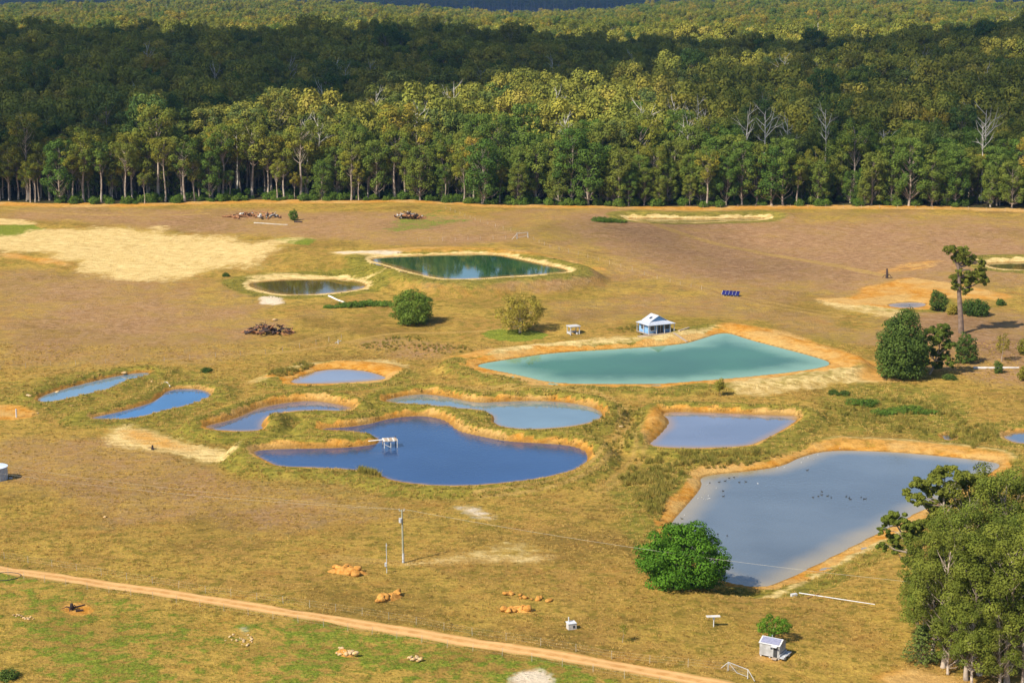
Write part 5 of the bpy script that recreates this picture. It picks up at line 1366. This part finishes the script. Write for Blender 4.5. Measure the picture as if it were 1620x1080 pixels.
# wire strainer panel near the track end
a = P(1152, 1060); b = P(1183, 1073)
h = empty('fence_strainer', a, math.atan2(b.y - a.y, b.x - a.x)); tag(h, 'white pipe fence strainer with diagonal stays beside the track', 'fence')
w = (b - a).length
for x in (0, w): MB().bar((x, 0, -.3), (x, 0, 1.25), .09).build('post', 'white', h)
MB().bar((0, 0, 1.2), (w, 0, 1.2), .06).build('rail', 'grey', h); MB().bar((0, 0, 1.2), (-1.3, 0, -.05), .06).build('stay', 'grey', h); MB().bar((w, 0, 1.2), (w + 1.2, 0, -.05), .06).build('stay', 'white', h)
MB().bar((0, 0, 1.15), (w * .45, 0, .15), .05).build('stay', 'white', h); MB().bar((w * .45, 0, .15), (w, 0, .2), .04).build('rail', 'white', h)
for k in range(5): MB().bar((0, .02, .2 + k * .2), (w, .02, .2 + k * .2), .012).build('wire', 'wire', h)

# ------------------------------------------------------------------ birds on the largest pond
def bird_mesh(mat, sitting=True):
    m = MB()
    m.tube([(-.26, 0, .10), (-.18, 0, .08), (0, 0, .07), (.16, 0, .07), (.24, 0, .10)], [.02, .09, .13, .10, .04], 9)
    m.tube([(.18, 0, .10), (.24, 0, .22), (.25, 0, .30)], [.055, .035, .035], 7)
    m.tube([(.20, 0, .31), (.26, 0, .325), (.32, 0, .315), (.38, 0, .30)], [.03, .05, .035, .012], 7)
    m.tube([(-.22, 0, .11), (-.36, 0, .17)], [.05, .012], 5)
    o = m.build('bird_shape', mat, sm=True); me = o.data; bpy.data.objects.remove(o); return me
DUCK, GULL = bird_mesh('duck'), bird_mesh('gull')
zb = PONDS['bird']['zw']
def zoomed(l): return [(1060 + x / 4.765, 700 + y / 4.765) for x, y in l]
ducks = zoomed([(1035,208),(445,268),(482,262),(415,290),(370,298),(300,304),(522,300),(572,296),(400,365),(402,405),(1145,370),(1143,393),(1118,404),(1078,413),(1187,402),(1215,415),(1328,407),(1350,417),(1360,427),(1460,426),(1472,424),(1440,412),(360,690),(430,702),(90,574)])
gulls = zoomed([(810,187),(862,186),(990,150),(1005,120),(1040,112),(1085,128),(1115,92),(280,318),(350,342),(262,378),(255,425),(270,428),(285,424),(298,420),(240,412),(662,308),(108,548),(1280,52),(212,420),(290,400)])
for lst, me, nm, lb, gp, sc in ((ducks, DUCK, 'duck', 'dark duck swimming on the largest pond', 'ducks on the largest pond', .85), (gulls, GULL, 'gull', 'small white gull in the shallows of the largest pond', 'gulls on the largest pond', .55)):
    for u, v in lst:
        x, y = at_z(u, v, zb); z = max(zb, float(gz(np.array(float(x)), np.array(float(y)))))
        o = link(nm, me, None, (float(x), float(y), z - .02), random.random() * 6.28); o.scale = (sc,) * 3; tag(o, lb, 'bird', gp)

# ------------------------------------------------------------------ grass: tufts and reeds
def tuft(seed, n, hgt, spread, w, mat):
    rg = np.random.default_rng(seed); V = []; F = []
    for k in range(n):
        an = rg.random() * 6.28; r = spread * math.sqrt(rg.random()); b = np.array([math.cos(an) * r, math.sin(an) * r, -.03])
        ta = rg.random() * 6.28; h_ = hgt * (.55 + .6 * rg.random()); lean = h_ * (.15 + .5 * rg.random())
        tip = b + np.array([math.cos(ta) * lean, math.sin(ta) * lean, h_]); mid = b * .5 + tip * .5 + np.array([0, 0, .12 * h_])
        pa = rg.random() * 6.28; s = np.array([math.cos(pa), math.sin(pa), 0]) * w
        i = len(V); V += [b - s, b + s, mid + s * .8, mid - s * .8, tip + s * .15, tip - s * .15]; F += [(i, i + 1, i + 2, i + 3), (i + 3, i + 2, i + 4, i + 5)]
    me = mesh_arrays('tuft_shape', np.array(V), np.array(F), [mat])
    return bpy.data.objects.new('tuft_%s_%d' % (mat, seed), me)
rg = np.random.default_rng(91)
def grass_pts(y0, y1, per):
    n = int((y1 - y0) * (y0 + y1) * .5 * .66 * per)
    y = np.sqrt(rg.random(n) * (y1 ** 2 - y0 ** 2) + y0 ** 2); x = rg.uniform(-.33, .33, n) * y
    return x, y
xy = [grass_pts(205, 330, 2.2), grass_pts(330, 460, .9)]
gx = np.concatenate([q[0] for q in xy]); gy = np.concatenate([q[1] for q in xy])
bare = np.maximum(np.maximum(gval(M['clay'], gx, gy), gval(M['sand'], gx, gy)), gval(M['pale'], gx, gy))
clumpy = fbm(gx / 5, gy / 5, 81, 3)
keep = (gval(NEAR, gx, gy) > .5) & (bare < .3) & (rg.random(len(gx)) < .55 * smooth(.30, .62, clumpy) + .25) & (line_dist(gx, gy, TRACK[::4]) > 1.75)
gx, gy = gx[keep], gy[keep]
lsh = gval(M['lush'], gx, gy); grn = gval(M['green'], gx, gy)
s = (.55 + .6 * rg.random(len(gx))) * (1 + .7 * lsh) * (1 + .35 * smooth(300, 420, gy)) * (1 - .35 * np.clip(grn, 0, 1))
go_ = scatter('dry_grass', np.column_stack([gx, gy, gz(gx, gy)]), rg.random(len(gx)) * 6.28, np.column_stack([s, s, s * (.7 + .5 * rg.random(len(s)))]), rg.integers(0, 4, len(gx)),
              [tuft(800 + i, 18, .25, .30, .032, 'blade') for i in range(4)], {'gr': np.clip(grn * 1.1 * fbm(gx / 4, gy / 4, 86, 3) * 1.8 + lsh * .35 * rg.random(len(gx)), 0, 1)})
tag(go_, 'dry golden pasture grass', 'grass', None, 'stuff')
# reeds and rank grass on the banks
rx, ry, rs = [], [], []
def reed_patch(pts, per, s0, s1, maxd=99):
    w = np.array([tuple(P(*q))[:2] for q in pts]); x0, y0 = w.min(0); x1, y1 = w.max(0)
    n = int((x1 - x0) * (y1 - y0) * per); x = rg.uniform(x0, x1, n); y = rg.uniform(y0, y1, n)
    k = (sdf(x, y, w) < 0) & (gval(NEAR, x, y) > -.6) & (fbm(x / 4, y / 4, 83, 3) > .42)
    rx.append(x[k]); ry.append(y[k]); rs.append(rg.uniform(s0, s1, k.sum()))
reed_patch([(545,738),(560,734),(590,734),(602,744),(604,756),(570,750)], 3.0, .8, 1.4)
reed_patch([(430,590),(480,575),(500,578),(460,594),(420,600)], 2.0, .5, 1.0)
reed_patch([(1300,640),(1400,625),(1500,645),(1530,670),(1480,690),(1380,680),(1310,670)], .7, .5, 1.1)
reed_patch([(1500,690),(1560,670),(1580,690),(1540,710)], 1.2, .6, 1.2)
reed_patch([(980,760),(1010,720),(1050,715),(1090,735),(1060,780),(1040,825),(1010,800)], 1.3, .6, 1.2)
reed_patch([(1060,716),(1180,712),(1240,722),(1180,738),(1100,742),(1070,735)], 1.4, .6, 1.1)
reed_patch([(920,680),(1000,640),(1020,660),(1000,700),(950,710)], .9, .4, .9)
reed_patch([(940,522),(1010,516),(1012,526),(960,530)], 1.2, .5, 1.0)
reed_patch([(560,548),(640,528),(730,545),(750,556),(660,566)], .6, .4, .8)
# every bank: rank grass just beyond the clay
n = 70000
bx = rg.uniform(-230, 230, n); by = rg.uniform(300, 640, n); nr = gval(NEAR, bx, by)
k = (nr > 1.2) & (nr < 8) & (gval(M['clay'], bx, by) < .25) & (gval(M['sand'], bx, by) < .25) & (fbm(bx / 4, by / 4, 85, 3) > .46) & (np.abs(bx) < by * .33)
rx.append(bx[k]); ry.append(by[k]); rs.append(rg.uniform(.22, .5, k.sum()))
rx, ry, rs = map(np.concatenate, (rx, ry, rs))
ro = scatter('reeds', np.column_stack([rx, ry, gz(rx, ry)]), rg.random(len(rx)) * 6.28, np.column_stack([rs * 1.1, rs * 1.1, rs]), rg.integers(0, 3, len(rx)),
             [tuft(830 + i, 22, 1.0, .35, .045, 'reed') for i in range(3)], {'gr': rg.random(len(rx)) * .7})
tag(ro, 'rank grass and reeds on the pond banks', 'reeds', None, 'stuff')

# ------------------------------------------------------------------ the air
m, nt = new_mat('thin_haze')
pv = nd(nt, 'ShaderNodeVolumePrincipled', {'Color': (.33, .58, 1.0, 1), 'Density': 3.4e-5, 'Anisotropy': .25})
o = nt.nodes.new('ShaderNodeOutputMaterial'); nt.links.new(pv.outputs[0], o.inputs['Volume'])
MAT['haze'] = m
zlow = float(GZ.min()) - 3
hz = MB().box(((XS[0] + XS[-1]) / 2, (YS[0] + YS[-1]) / 2, (zlow + 160) / 2), (XS[-1] - XS[0] + 100, YS[-1] - YS[0] + 100, 160 - zlow)).build('haze', 'haze')
tag(hz, 'thin bluish air over the farm and hills', 'haze', None, 'stuff')
